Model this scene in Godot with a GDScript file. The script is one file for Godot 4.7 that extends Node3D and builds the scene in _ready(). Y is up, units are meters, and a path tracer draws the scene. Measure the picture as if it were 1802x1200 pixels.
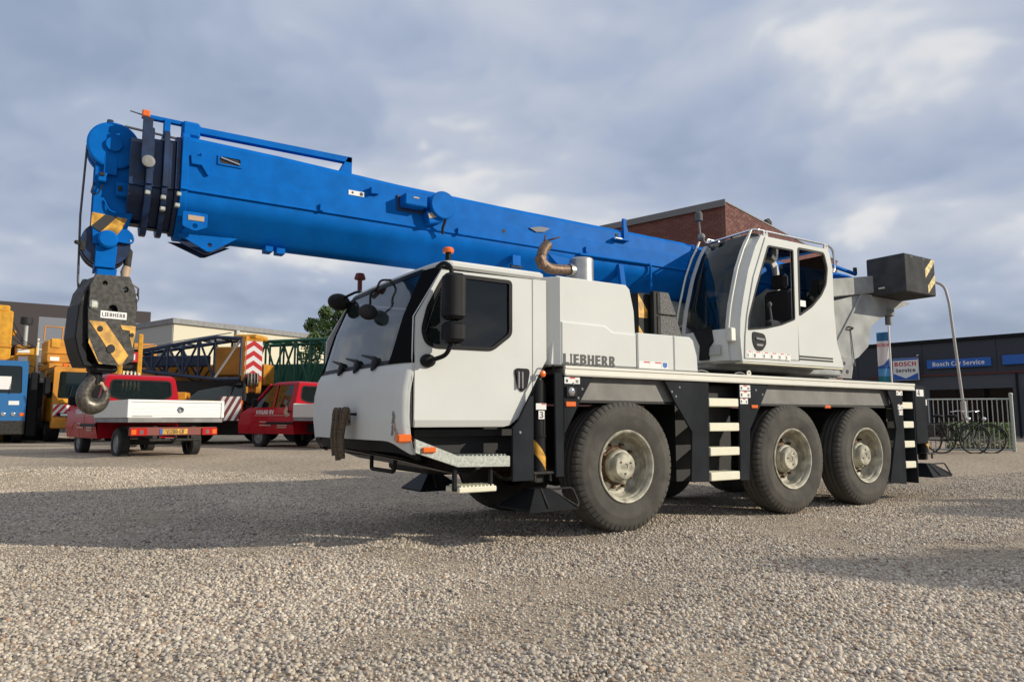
extends Node3D

# ---------------------------------------------------------------- mesh builder
class MB:
	var v := PackedVector3Array()
	var n := PackedVector3Array()
	func tri(a: Vector3, b: Vector3, c: Vector3) -> void:      # a, b, c run anticlockwise seen from outside
		var k := (b - a).cross(c - a)
		if k.length_squared() < 1e-16:
			return
		k = k.normalized()
		v.append(a); v.append(c); v.append(b)
		n.append(k); n.append(k); n.append(k)
	func trin(a: Vector3, b: Vector3, c: Vector3, na: Vector3, nb: Vector3, nc: Vector3) -> void:
		if (b - a).cross(c - a).length_squared() < 1e-18:
			return
		v.append(a); v.append(c); v.append(b)
		n.append(na); n.append(nc); n.append(nb)
	func quad(a: Vector3, b: Vector3, c: Vector3, d: Vector3) -> void:
		tri(a, b, c); tri(a, c, d)
	func quadn(a: Vector3, b: Vector3, c: Vector3, d: Vector3, na: Vector3, nb: Vector3, nc: Vector3, nd: Vector3) -> void:
		trin(a, b, c, na, nb, nc); trin(a, c, d, na, nc, nd)
	func otri(a: Vector3, b: Vector3, c: Vector3, o: Vector3) -> void:
		if (b - a).cross(c - a).dot((a + b + c) / 3.0 - o) < 0.0:
			tri(a, c, b)
		else:
			tri(a, b, c)
	func oquad(a: Vector3, b: Vector3, c: Vector3, d: Vector3, o: Vector3) -> void:
		otri(a, b, c, o); otri(a, c, d, o)
	func box(x0: float, y0: float, z0: float, x1: float, y1: float, z1: float, b := 0.0, t := Transform3D.IDENTITY) -> void:
		var lo := Vector3(minf(x0, x1), minf(y0, y1), minf(z0, z1))
		var hi := Vector3(maxf(x0, x1), maxf(y0, y1), maxf(z0, z1))
		var d := hi - lo
		b = minf(b, minf(d.x, minf(d.y, d.z)) * 0.45)
		var o := t * ((lo + hi) * 0.5)
		var p := {}
		for i in 8:
			for a in 3:
				var q := Vector3()
				for k in 3:
					var up := (i >> k) & 1
					var inn := 0.0 if k == a else b
					q[k] = (hi[k] - inn) if up else (lo[k] + inn)
				p[i * 3 + a] = t * q
		for a in 3:
			var k1 := (a + 1) % 3
			var k2 := (a + 2) % 3
			for s in 2:
				var base := s << a
				oquad(p[base * 3 + a], p[(base | (1 << k1)) * 3 + a], p[(base | (1 << k1) | (1 << k2)) * 3 + a], p[(base | (1 << k2)) * 3 + a], o)
			if b > 0.0:
				for s in 4:
					var i := ((s & 1) << k1) | ((s >> 1) << k2)
					var j := i | (1 << a)
					oquad(p[i * 3 + k1], p[j * 3 + k1], p[j * 3 + k2], p[i * 3 + k2], o)
		if b > 0.0:
			for i in 8:
				otri(p[i * 3], p[i * 3 + 1], p[i * 3 + 2], o)
	static func inset(q: PackedVector2Array, b: float) -> PackedVector2Array:
		var r := PackedVector2Array()
		var m := q.size()
		for i in m:
			var e0 := (q[i] - q[(i + m - 1) % m]).normalized()
			var e1 := (q[(i + 1) % m] - q[i]).normalized()
			var n0 := Vector2(-e0.y, e0.x)
			var n1 := Vector2(-e1.y, e1.x)
			var k := maxf(1.0 + n0.dot(n1), 0.35)
			r.append(q[i] + (n0 + n1) * (b / k))
		return r
	static func ccw(q: PackedVector2Array) -> PackedVector2Array:
		var r := q.duplicate()
		var s := 0.0
		for i in r.size():
			s += r[i].cross(r[(i + 1) % r.size()])
		if s < 0.0:
			r.reverse()
		return r
	func cap(q: PackedVector2Array, z: float, up: bool, t: Transform3D) -> void:
		var ix := Geometry2D.triangulate_polygon(q)
		for i in range(0, ix.size(), 3):
			var a := q[ix[i]]
			var b := q[ix[i + 1]]
			var c := q[ix[i + 2]]
			if ((b - a).cross(c - a) > 0.0) != up:
				var w := b
				b = c
				c = w
			tri(t * Vector3(a.x, a.y, z), t * Vector3(b.x, b.y, z), t * Vector3(c.x, c.y, z))
	func prism(poly: PackedVector2Array, z0: float, z1: float, b := 0.0, t := Transform3D.IDENTITY) -> void:
		var q := ccw(poly)
		var m := q.size()
		var iq := inset(q, b) if b > 0.0 else q
		cap(iq, z1, true, t)
		cap(iq, z0, false, t)
		for i in m:
			var j := (i + 1) % m
			var a := q[i]
			var c := q[j]
			quad(t * Vector3(a.x, a.y, z0 + b), t * Vector3(c.x, c.y, z0 + b), t * Vector3(c.x, c.y, z1 - b), t * Vector3(a.x, a.y, z1 - b))
			if b > 0.0:
				var d := iq[i]
				var e := iq[j]
				quad(t * Vector3(a.x, a.y, z1 - b), t * Vector3(c.x, c.y, z1 - b), t * Vector3(e.x, e.y, z1), t * Vector3(d.x, d.y, z1))
				quad(t * Vector3(d.x, d.y, z0), t * Vector3(e.x, e.y, z0), t * Vector3(c.x, c.y, z0 + b), t * Vector3(a.x, a.y, z0 + b))
	func plate(poly: PackedVector2Array, holes: Array, z0: float, z1: float, t := Transform3D.IDENTITY) -> void:   # flat plate with openings
		var bits: Array = [ccw(poly)]
		for h in holes:
			var cx := 0.0
			for p in h:
				cx += p.x
			cx /= h.size()
			var nb: Array = []
			for q in bits:
				for side in 2:
					var x0: float = -1e3 if side == 0 else cx
					var x1: float = cx if side == 0 else 1e3
					for w in Geometry2D.intersect_polygons(q, PackedVector2Array([Vector2(x0, -1e3), Vector2(x1, -1e3), Vector2(x1, 1e3), Vector2(x0, 1e3)])):
						nb.append_array(Geometry2D.clip_polygons(w, h))
			bits = nb
		for q in bits:
			var w := ccw(q)
			cap(w, z1, true, t)
			cap(w, z0, false, t)
		var o := ccw(poly)
		for i in o.size():
			var a := o[i]
			var c := o[(i + 1) % o.size()]
			quad(t * Vector3(a.x, a.y, z0), t * Vector3(c.x, c.y, z0), t * Vector3(c.x, c.y, z1), t * Vector3(a.x, a.y, z1))
		for h in holes:
			var g := ccw(h)
			for i in g.size():
				var a := g[(i + 1) % g.size()]
				var c := g[i]
				quad(t * Vector3(a.x, a.y, z0), t * Vector3(c.x, c.y, z0), t * Vector3(c.x, c.y, z1), t * Vector3(a.x, a.y, z1))
	func lathe(prof: Array, t := Transform3D.IDENTITY, seg := 24) -> void:      # prof: Vector2(radius, along local z)
		for i in prof.size() - 1:
			var a: Vector2 = prof[i]
			var b: Vector2 = prof[i + 1]
			var d := (b - a).normalized()
			for k in seg:
				var u0 := TAU * k / seg
				var u1 := TAU * (k + 1) / seg
				var c0 := Vector3(cos(u0), sin(u0), 0)
				var c1 := Vector3(cos(u1), sin(u1), 0)
				var n0 := (t.basis * (c0 * d.y + Vector3(0, 0, -d.x))).normalized()
				var n1 := (t.basis * (c1 * d.y + Vector3(0, 0, -d.x))).normalized()
				var za := Vector3(0, 0, a.y)
				var zb := Vector3(0, 0, b.y)
				quadn(t * (c0 * a.x + za), t * (c1 * a.x + za), t * (c1 * b.x + zb), t * (c0 * b.x + zb), n0, n1, n1, n0)
	func tube(pts: Array, r, seg := 8, closed := false) -> void:
		var m := pts.size()
		var rings: Array = []
		var last := Vector3.ZERO
		for i in m:
			var p: Vector3 = pts[i]
			var a: Vector3 = pts[i - 1] if i > 0 else (pts[m - 1] if closed else p)
			var b: Vector3 = pts[(i + 1) % m] if (i < m - 1 or closed) else p
			var d := (b - a).normalized()
			var s := last
			if i == 0:
				s = d.cross(Vector3.UP) if absf(d.y) < 0.9 else d.cross(Vector3.RIGHT)
			s = (s - d * s.dot(d)).normalized()
			last = s
			var w := d.cross(s)
			var rr: float = r[i] if r is Array else r
			var ring := PackedVector3Array()
			for k in seg:
				var u := TAU * k / seg
				ring.append(s * cos(u) + w * sin(u))
			rings.append([p, ring, rr, d])
		var cnt := m if closed else m - 1
		for i in cnt:
			var A = rings[i]
			var B = rings[(i + 1) % m]
			for k in seg:
				var j := (k + 1) % seg
				var a0: Vector3 = A[1][k]
				var a1: Vector3 = A[1][j]
				var b0: Vector3 = B[1][k]
				var b1: Vector3 = B[1][j]
				quadn(A[0] + a0 * A[2], A[0] + a1 * A[2], B[0] + b1 * B[2], B[0] + b0 * B[2], a0, a1, b1, b0)
		if not closed:
			for e in [0, m - 1]:
				var A = rings[e]
				for k in range(1, seg - 1):
					otri(A[0] + A[1][0] * A[2], A[0] + A[1][k] * A[2], A[0] + A[1][k + 1] * A[2], A[0] + (A[3] if e == 0 else -A[3]))
	func cyl(a: Vector3, b: Vector3, r: float, seg := 12) -> void:
		tube([a, b], r, seg)
	func ball(c: Vector3, r: Vector3, seg := 16, rows := 10, lo := -0.5, hi := 0.5) -> void:
		for i in rows:
			var p0 := PI * (lo + (hi - lo) * i / rows)
			var p1 := PI * (lo + (hi - lo) * (i + 1) / rows)
			for k in seg:
				var q: Array = []
				var m: Array = []
				for e in [[p0, k], [p0, k + 1], [p1, k + 1], [p1, k]]:
					var u: float = -TAU * e[1] / seg
					var d := Vector3(cos(e[0]) * cos(u), sin(e[0]), cos(e[0]) * sin(u))
					q.append(c + d * r)
					m.append((d / r).normalized())
				quadn(q[0], q[1], q[2], q[3], m[0], m[1], m[2], m[3])
	func rings(rs: Array, smooth := true, closed := true, caps := true) -> void:   # rs: rings of equal count; ring runs anticlockwise seen against the direction of travel
		var m: int = rs[0].size()
		for i in rs.size() - 1:
			for k in (m if closed else m - 1):
				var j := (k + 1) % m
				quad(rs[i][k], rs[i][j], rs[i + 1][j], rs[i + 1][k])
		if caps:
			for e in [0, rs.size() - 1]:
				var c := Vector3.ZERO
				for p in rs[e]:
					c += p
				c /= m
				var into: Vector3 = rs[1][0] - rs[0][0] if e == 0 else rs[e - 1][0] - rs[e][0]
				for k in m:
					otri(c, rs[e][k], rs[e][(k + 1) % m], c + into)
	func grid(g: Array) -> void:          # g[i][j] points; smooth normals; i along first, j along second, outside where (i x j) points
		var R := g.size()
		var S: int = g[0].size()
		var nn: Array = []
		for i in R:
			var row: Array = []
			for j in S:
				var di: Vector3 = g[mini(i + 1, R - 1)][j] - g[maxi(i - 1, 0)][j]
				var dj: Vector3 = g[i][mini(j + 1, S - 1)] - g[i][maxi(j - 1, 0)]
				row.append(di.cross(dj).normalized())
			nn.append(row)
		for i in R - 1:
			for j in S - 1:
				quadn(g[i][j], g[i + 1][j], g[i + 1][j + 1], g[i][j + 1], nn[i][j], nn[i + 1][j], nn[i + 1][j + 1], nn[i][j + 1])
	func mesh() -> ArrayMesh:
		var a := []
		a.resize(Mesh.ARRAY_MAX)
		a[Mesh.ARRAY_VERTEX] = v
		a[Mesh.ARRAY_NORMAL] = n
		var m := ArrayMesh.new()
		m.add_surface_from_arrays(Mesh.PRIMITIVE_TRIANGLES, a)
		return m

# ---------------------------------------------------------------- scene helpers
var M := {}
var used := {}

func V(x: float, y: float, z: float) -> Vector3:
	return Vector3(x, y, z)

func pl(f: Array) -> PackedVector2Array:
	var r := PackedVector2Array()
	for i in range(0, f.size(), 2):
		r.append(Vector2(f[i], f[i + 1]))
	return r

func put(called: String, st: MB, m: Material, parent: Node = self) -> MeshInstance3D:
	var o := MeshInstance3D.new()
	o.name = called
	o.mesh = st.mesh()
	o.material_override = m
	parent.add_child(o, true)
	return o

func share(called: String, me: Mesh, m: Material, parent: Node, t := Transform3D.IDENTITY) -> MeshInstance3D:
	var o := MeshInstance3D.new()
	o.name = called
	o.mesh = me
	o.material_override = m
	o.transform = t
	parent.add_child(o, true)
	return o

func numbered(called: String) -> String:
	used[called] = used.get(called, -1) + 1
	return called if used[called] == 0 else "%s_%03d" % [called, used[called]]

func thing(called: String, label: String, category: String, at := Vector3.ZERO, turn := 0.0, group := "") -> Node3D:
	var o := Node3D.new()
	o.name = numbered(called)
	add_child(o, true)
	o.position = at
	o.rotation.y = turn
	tag(o, label, category, group)
	return o

func tag(o: Node, label: String, category: String, group := "", kind := "") -> void:
	if label: o.set_meta("label", label)
	if category: o.set_meta("category", category)
	if group: o.set_meta("group", group)
	if kind: o.set_meta("kind", kind)

func bx(called: String, parent: Node, m: Material, x0: float, y0: float, z0: float, x1: float, y1: float, z1: float, b := 0.006, t := Transform3D.IDENTITY) -> MeshInstance3D:
	var q := MB.new()
	q.box(x0, y0, z0, x1, y1, z1, b, t)
	return put(called, q, m, parent)

func pr(called: String, parent: Node, m: Material, poly: Array, z0: float, z1: float, b := 0.004, t := Transform3D.IDENTITY) -> MeshInstance3D:
	var q := MB.new()
	q.prism(pl(poly), z0, z1, b, t)
	return put(called, q, m, parent)

func tb(called: String, parent: Node, m: Material, pts: Array, r, seg := 8) -> MeshInstance3D:
	var q := MB.new()
	q.tube(pts, r, seg)
	return put(called, q, m, parent)

func arc(pts: Array, r: float, steps := 5) -> Array:            # rounds the inner corners of a path
	var o: Array = [pts[0]]
	for i in range(1, pts.size() - 1):
		var p: Vector3 = pts[i]
		var a: Vector3 = p + (pts[i - 1] - p).limit_length(r)
		var b: Vector3 = p + (pts[i + 1] - p).limit_length(r)
		for k in steps + 1:
			var u := float(k) / steps
			o.append(a.lerp(p, u).lerp(p.lerp(b, u), u))
	o.append(pts[-1])
	return o

func rounded(poly: PackedVector2Array, r: float, steps := 4) -> PackedVector2Array:
	var o := PackedVector2Array()
	var m := poly.size()
	for i in m:
		var p := poly[i]
		var pa := poly[(i + m - 1) % m] - p
		var pb := poly[(i + 1) % m] - p
		var a := p + pa.normalized() * minf(r, pa.length() * 0.48)
		var b := p + pb.normalized() * minf(r, pb.length() * 0.48)
		for k in steps + 1:
			var u := float(k) / steps
			o.append(a.lerp(p, u).lerp(p.lerp(b, u), u))
	return o

func circle(cx: float, cy: float, r: float, seg := 20, ry := -1.0) -> PackedVector2Array:
	var o := PackedVector2Array()
	for k in seg:
		o.append(Vector2(cx + r * cos(TAU * k / seg), cy + (r if ry < 0 else ry) * sin(TAU * k / seg)))
	return o

func flat(a: PackedVector2Array) -> Array:
	var o: Array = []
	for p in a:
		o.append(p.x); o.append(p.y)
	return o

func text(s: String, high: float, m: Material, parent: Node, t: Transform3D, wide := 1.0, called := "lettering", serif := false, depth := 0.002) -> MeshInstance3D:
	var f := SystemFont.new()
	f.font_names = PackedStringArray(["Droid Serif" if serif else "Droid Sans"])
	f.font_weight = 700
	var tm := TextMesh.new()
	tm.text = s
	tm.font = f
	tm.font_size = 48
	tm.pixel_size = high / 34.3
	tm.depth = depth
	tm.curve_step = 1.0
	var o := share(called, tm, m, parent, t * Transform3D(Basis.from_scale(Vector3(wide, 1, 1)), Vector3.ZERO))
	return o

func facing_z(x: float, y: float, z: float) -> Transform3D:
	return Transform3D(Basis.IDENTITY, Vector3(x, y, z))

func facing_front(x: float, y: float, z: float) -> Transform3D:      # text that looks towards -x
	return Transform3D(Basis(Vector3.UP, -PI / 2), Vector3(x, y, z))

const YZ := Basis(Vector3(0, 0, -1), Vector3(0, 1, 0), Vector3(1, 0, 0))     # prism drawn in (-z, y), extruded along +x
const XZ := Basis(Vector3(1, 0, 0), Vector3(0, 0, -1), Vector3(0, 1, 0))     # prism drawn in (x, -z), extruded along +y

# ---------------------------------------------------------------- materials
func lin(r: float, g: float, b: float) -> Color:
	return Color(r, g, b).linear_to_srgb()

func noise_tex(freq: float, amount: float, mean: float, seed_no: int, size := 512, oct := 5, normal := 0.0) -> ImageTexture:
	var f := FastNoiseLite.new()
	f.seed = seed_no
	f.frequency = freq
	f.noise_type = FastNoiseLite.TYPE_SIMPLEX_SMOOTH
	f.fractal_octaves = oct
	var im := f.get_seamless_image(size, size)
	if normal > 0.0:
		im.convert(Image.FORMAT_RGBA8)
		im.bump_map_to_normal_map(normal)
	else:
		var d := im.get_data()
		var lut := PackedByteArray()
		for i in 256:
			lut.append(int(clampf(mean + (i / 255.0 - 0.5) * amount, 0.0, 1.0) * 255.0))
		for i in size * size:
			d[i] = lut[d[i]]
		im = Image.create_from_data(size, size, false, Image.FORMAT_L8, d)
		im.convert(Image.FORMAT_RGB8)
	im.generate_mipmaps()
	return ImageTexture.create_from_image(im)

func mat(c: Color, rough := 0.5, metal := 0.0, tex: Texture2D = null, scale := 1.0, spec := 0.5) -> StandardMaterial3D:
	var m := StandardMaterial3D.new()
	m.albedo_color = c
	m.roughness = rough
	m.metallic = metal
	m.metallic_specular = spec
	if tex:
		m.albedo_texture = tex
		m.uv1_triplanar = true
		m.uv1_world_triplanar = true
		m.uv1_scale = Vector3.ONE * scale
	return m

func bumpy(m: StandardMaterial3D, tex: Texture2D, amount: float) -> StandardMaterial3D:
	m.normal_enabled = true
	m.normal_texture = tex
	m.normal_scale = amount
	m.uv1_triplanar = true
	m.uv1_world_triplanar = true
	return m

func coat(m: StandardMaterial3D, k := 0.5, r := 0.08) -> StandardMaterial3D:
	m.clearcoat_enabled = true
	m.clearcoat = k
	m.clearcoat_roughness = r
	return m

func glass(c: Color, alpha: float) -> StandardMaterial3D:
	var m := mat(c, 0.03)
	m.transparency = BaseMaterial3D.TRANSPARENCY_ALPHA
	m.albedo_color = Color(c.r, c.g, c.b, alpha)
	return m

func materials() -> void:
	var grime := noise_tex(0.006, 0.24, 0.92, 3)
	var fine := noise_tex(0.02, 0.28, 0.92, 5)
	var blotch := noise_tex(0.012, 0.6, 0.85, 8)
	var soft := noise_tex(0.006, 0.035, 0.975, 12)
	var fine_n := noise_tex(0.05, 1.0, 1.0, 9, 512, 4, 3.0)
	var wave_n := noise_tex(0.008, 1.0, 1.0, 10, 512, 3, 2.0)
	M.white = bumpy(mat(lin(0.665, 0.68, 0.65), 0.45, 0.0, soft, 0.35, 0.14), wave_n, 0.03)
	M.white_plain = mat(lin(0.55, 0.56, 0.54), 0.45, 0.0, soft, 0.5, 0.2)
	M.frame_white = mat(lin(0.40, 0.41, 0.40), 0.5, 0.0, grime, 0.6, 0.2)
	M.blue = bumpy(mat(lin(0.003, 0.142, 0.53), 0.5, 0.0, noise_tex(0.010, 0.13, 0.95, 41, 1024, 6), 0.4, 0.16), wave_n, 0.09)
	M.navy = mat(lin(0.006, 0.03, 0.10), 0.45, 0.0, blotch, 0.9)
	M.black = mat(lin(0.016, 0.017, 0.019), 0.5, 0.0, grime, 0.8, 0.25)
	M.black_panel = mat(lin(0.028, 0.031, 0.036), 0.6, 0.0, grime, 0.5, 0.12)
	M.trim = mat(lin(0.010, 0.010, 0.011), 0.85, 0.0, null, 1.0, 0.06)
	M.dark = mat(lin(0.012, 0.012, 0.013), 0.7)
	M.dirty_black = mat(lin(0.035, 0.032, 0.029), 0.8, 0.0, blotch, 1.6)
	M.rubber = bumpy(mat(lin(0.085, 0.078, 0.066), 0.9, 0.0, noise_tex(0.008, 0.34, 0.9, 51), 0.9), fine_n, 0.25)
	M.rubber_dark = mat(lin(0.03, 0.03, 0.03), 0.85, 0.0, blotch, 0.9)
	M.rim = mat(lin(0.52, 0.49, 0.38), 0.55, 0.0, blotch, 1.3)
	M.rust = mat(lin(0.16, 0.085, 0.045), 0.75, 0.3, blotch, 2.5)
	M.rust_pipe = mat(lin(0.24, 0.15, 0.095), 0.5, 0.3, blotch, 4.0)
	M.steel = mat(lin(0.55, 0.55, 0.53), 0.38, 0.85, grime, 1.2)
	M.galv = bumpy(mat(lin(0.50, 0.53, 0.48), 0.55, 0.35, fine, 3.0), fine_n, 0.2)
	M.chrome = mat(lin(0.8, 0.8, 0.8), 0.15, 1.0)
	M.alu = mat(lin(0.66, 0.65, 0.58), 0.45, 0.15, soft, 0.8)
	M.grey_panel = mat(lin(0.20, 0.195, 0.18), 0.55, 0.1, grime, 0.7)
	M.grey = mat(lin(0.25, 0.25, 0.25), 0.6, 0.0, grime, 0.7)
	M.sill_grey = mat(lin(0.42, 0.42, 0.40), 0.5)
	M.cream = mat(lin(0.80, 0.77, 0.60), 0.5, 0.0, soft, 2.0)
	M.orange = coat(mat(lin(0.75, 0.14, 0.01), 0.3))
	M.red_lamp = coat(mat(lin(0.5, 0.01, 0.01), 0.25))
	M.lamp_clear = coat(mat(lin(0.5, 0.5, 0.5), 0.1, 0.7))
	M.yellow = mat(lin(0.74, 0.36, 0.025), 0.42, 0.0, grime, 1.0)
	M.stripe_yellow = mat(lin(0.80, 0.42, 0.05), 0.5, 0.0, blotch, 1.6)
	M.stripe_pale = mat(lin(0.78, 0.60, 0.22), 0.5, 0.0, blotch, 1.6)
	M.amber = mat(lin(0.62, 0.26, 0.02), 0.45, 0.0, grime, 0.4)
	M.red = coat(mat(lin(0.42, 0.008, 0.02), 0.35, 0.0, soft, 0.5, 0.2), 0.25, 0.08)
	M.sign_red = mat(lin(0.55, 0.03, 0.03), 0.5)
	M.sign_white = mat(lin(0.8, 0.8, 0.78), 0.5)
	M.sticker = mat(lin(0.75, 0.75, 0.72), 0.5)
	M.letter = mat(lin(0.03, 0.03, 0.032), 0.5)
	M.faded = mat(lin(0.45, 0.33, 0.25), 0.5)
	M.dull_red = mat(lin(0.10, 0.018, 0.018), 0.6)
	M.tan = mat(lin(0.45, 0.33, 0.22), 0.6)
	M.sign_blue = mat(lin(0.02, 0.12, 0.45), 0.4)
	M.rope_strap = mat(lin(0.16, 0.12, 0.08), 0.95, 0.0, blotch, 6.0)
	M.wire = mat(lin(0.10, 0.10, 0.11), 0.6, 0.3)
	M.wire_light = mat(lin(0.42, 0.42, 0.40), 0.5, 0.4)
	M.hook_steel = mat(lin(0.16, 0.145, 0.12), 0.38, 0.55, blotch, 5.0)
	M.block = bumpy(mat(lin(0.05, 0.047, 0.042), 0.62, 0.0, noise_tex(0.02, 1.4, 0.75, 21), 1.8), fine_n, 0.3)
	M.chock = bumpy(mat(lin(0.17, 0.17, 0.165), 0.7, 0.2, noise_tex(0.03, 0.7, 0.8, 22), 2.5), fine_n, 0.3)
	M.seat = mat(lin(0.03, 0.03, 0.035), 0.9)
	M.inside = mat(lin(0.10, 0.105, 0.11), 0.8)
	M.glass = glass(Color(0.11, 0.155, 0.155), 0.60)
	M.glass_cab = glass(Color(0.05, 0.07, 0.07), 0.66)
	M.glass_dark = glass(Color(0.02, 0.03, 0.03), 0.80)
	M.glass_green = glass(Color(0.045, 0.09, 0.082), 0.86)
	M.mirror = mat(lin(0.7, 0.7, 0.7), 0.05, 1.0)
	M.counter = bumpy(mat(lin(0.075, 0.077, 0.08), 0.7, 0.0, grime, 0.9, 0.15), fine_n, 0.25)
	M.green = mat(lin(0.012, 0.10, 0.055), 0.5)
	M.blue_steel = mat(lin(0.022, 0.045, 0.10), 0.5, 0.0, blotch, 1.0)
	M.truck_blue = coat(mat(lin(0.02, 0.14, 0.36), 0.35))
	M.brown_red = mat(lin(0.20, 0.05, 0.04), 0.6)

# ---------------------------------------------------------------- ground
func rise(x: float, z: float) -> float:      # the yard falls gently towards the crane
	return 0.36 * maxf(smoothstep(-2.5, -12.0, z), smoothstep(6.8, 14.0, x)) 

var lump := FastNoiseLite.new()
func ground_y(x: float, z: float) -> float:
	return rise(x, z) + lump.get_noise_2d(x, z) * 0.03

func stones_image(size: int, cells: float) -> Array:      # colour and height of a bed of small stones, seamless
	var f := FastNoiseLite.new()
	f.seed = 4
	f.noise_type = FastNoiseLite.TYPE_CELLULAR
	f.cellular_distance_function = FastNoiseLite.DISTANCE_EUCLIDEAN
	f.cellular_return_type = FastNoiseLite.RETURN_DISTANCE2_SUB
	f.fractal_type = FastNoiseLite.FRACTAL_NONE
	f.frequency = cells / size
	var hgt := f.get_seamless_image(size, size, false, false, 0.08)
	f.cellular_return_type = FastNoiseLite.RETURN_CELL_VALUE
	var val := f.get_seamless_image(size, size, false, false, 0.08)
	var h := hgt.get_data()
	var c := val.get_data()
	var o := PackedByteArray()
	o.resize(size * size * 3)
	var pal := PackedByteArray()
	var rng := RandomNumberGenerator.new()
	rng.seed = 17
	for i in 256:
		var col := stone_colour(rng).linear_to_srgb()
		pal.append(int(col.r * 255)); pal.append(int(col.g * 255)); pal.append(int(col.b * 255))
	for i in size * size:
		var k := c[i] * 3
		o[i * 3] = pal[k]
		o[i * 3 + 1] = pal[k + 1]
		o[i * 3 + 2] = pal[k + 2]
		h[i] = mini(255, int(sqrt(h[i] / 255.0) * 255.0))
	var ci := Image.create_from_data(size, size, false, Image.FORMAT_RGB8, o)
	ci.generate_mipmaps()
	var hi := Image.create_from_data(size, size, false, Image.FORMAT_L8, h)
	hi.convert(Image.FORMAT_RGBA8)
	hi.bump_map_to_normal_map(5.0)
	hi.generate_mipmaps()
	return [ImageTexture.create_from_image(ci), ImageTexture.create_from_image(hi)]

func stone_colour(rng: RandomNumberGenerator) -> Color:      # linear
	var k := rng.randf()
	var c := Color(0.56, 0.48, 0.38)
	if k < 0.18: c = Color(0.37, 0.32, 0.27)
	elif k < 0.30: c = Color(0.66, 0.59, 0.48)
	elif k < 0.38: c = Color(0.42, 0.30, 0.21)
	elif k < 0.42: c = Color(0.20, 0.175, 0.165)
	var w := rng.randf_range(0.78, 1.18)
	return Color(c.r * w, c.g * w, c.b * w)

func ground() -> void:
	lump.seed = 2
	lump.frequency = 0.35
	lump.fractal_octaves = 3
	var xs: Array = []
	var x := -400.0
	while x <= 400.0:
		xs.append(x)
		var away := maxf(0.0, absf(x - 2.0) - 14.0)
		x += 0.35 + away * 0.25
	var zs: Array = []
	var z := -400.0
	while z <= 120.0:
		zs.append(z)
		var away := maxf(0.0, absf(z + 2.0) - 12.0)
		z += 0.35 + away * 0.25
	var patch := FastNoiseLite.new()
	patch.seed = 6
	patch.frequency = 0.22
	patch.fractal_octaves = 4
	var vv := PackedVector3Array()
	var nn := PackedVector3Array()
	var cc := PackedColorArray()
	var ii := PackedInt32Array()
	for i in xs.size():
		for j in zs.size():
			var a: float = xs[i]
			var b: float = zs[j]
			vv.append(Vector3(a, ground_y(a, b), b))
			nn.append(Vector3(ground_y(a - 0.1, b) - ground_y(a + 0.1, b), 0.2, ground_y(a, b - 0.1) - ground_y(a, b + 0.1)).normalized())
			var w := 0.90 + 0.22 * patch.get_noise_2d(a, b)
			cc.append(Color(w, w, w * (0.99 + 0.05 * patch.get_noise_2d(b + 50.0, a))))
	var m := zs.size()
	for i in xs.size() - 1:
		for j in m - 1:
			var q := i * m + j
			ii.append_array(PackedInt32Array([q, q + m + 1, q + 1, q, q + m, q + m + 1]))
	var arr := []
	arr.resize(Mesh.ARRAY_MAX)
	arr[Mesh.ARRAY_VERTEX] = vv
	arr[Mesh.ARRAY_NORMAL] = nn
	arr[Mesh.ARRAY_COLOR] = cc
	arr[Mesh.ARRAY_INDEX] = ii
	var me := ArrayMesh.new()
	me.add_surface_from_arrays(Mesh.PRIMITIVE_TRIANGLES, arr)
	var tx := stones_image(1024, 44.0)
	var gm := StandardMaterial3D.new()
	gm.albedo_texture = tx[0]
	gm.albedo_color = Color(0.90, 0.875, 0.84)
	gm.normal_enabled = true
	gm.normal_texture = tx[1]
	gm.normal_scale = 1.0
	gm.roughness = 0.95
	gm.uv1_triplanar = true
	gm.uv1_world_triplanar = true
	gm.uv1_scale = Vector3.ONE * 0.9
	gm.vertex_color_use_as_albedo = true
	var o := share("ground", me, gm, self)
	o.set_meta("kind", "structure")
	gravel(patch)

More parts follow.
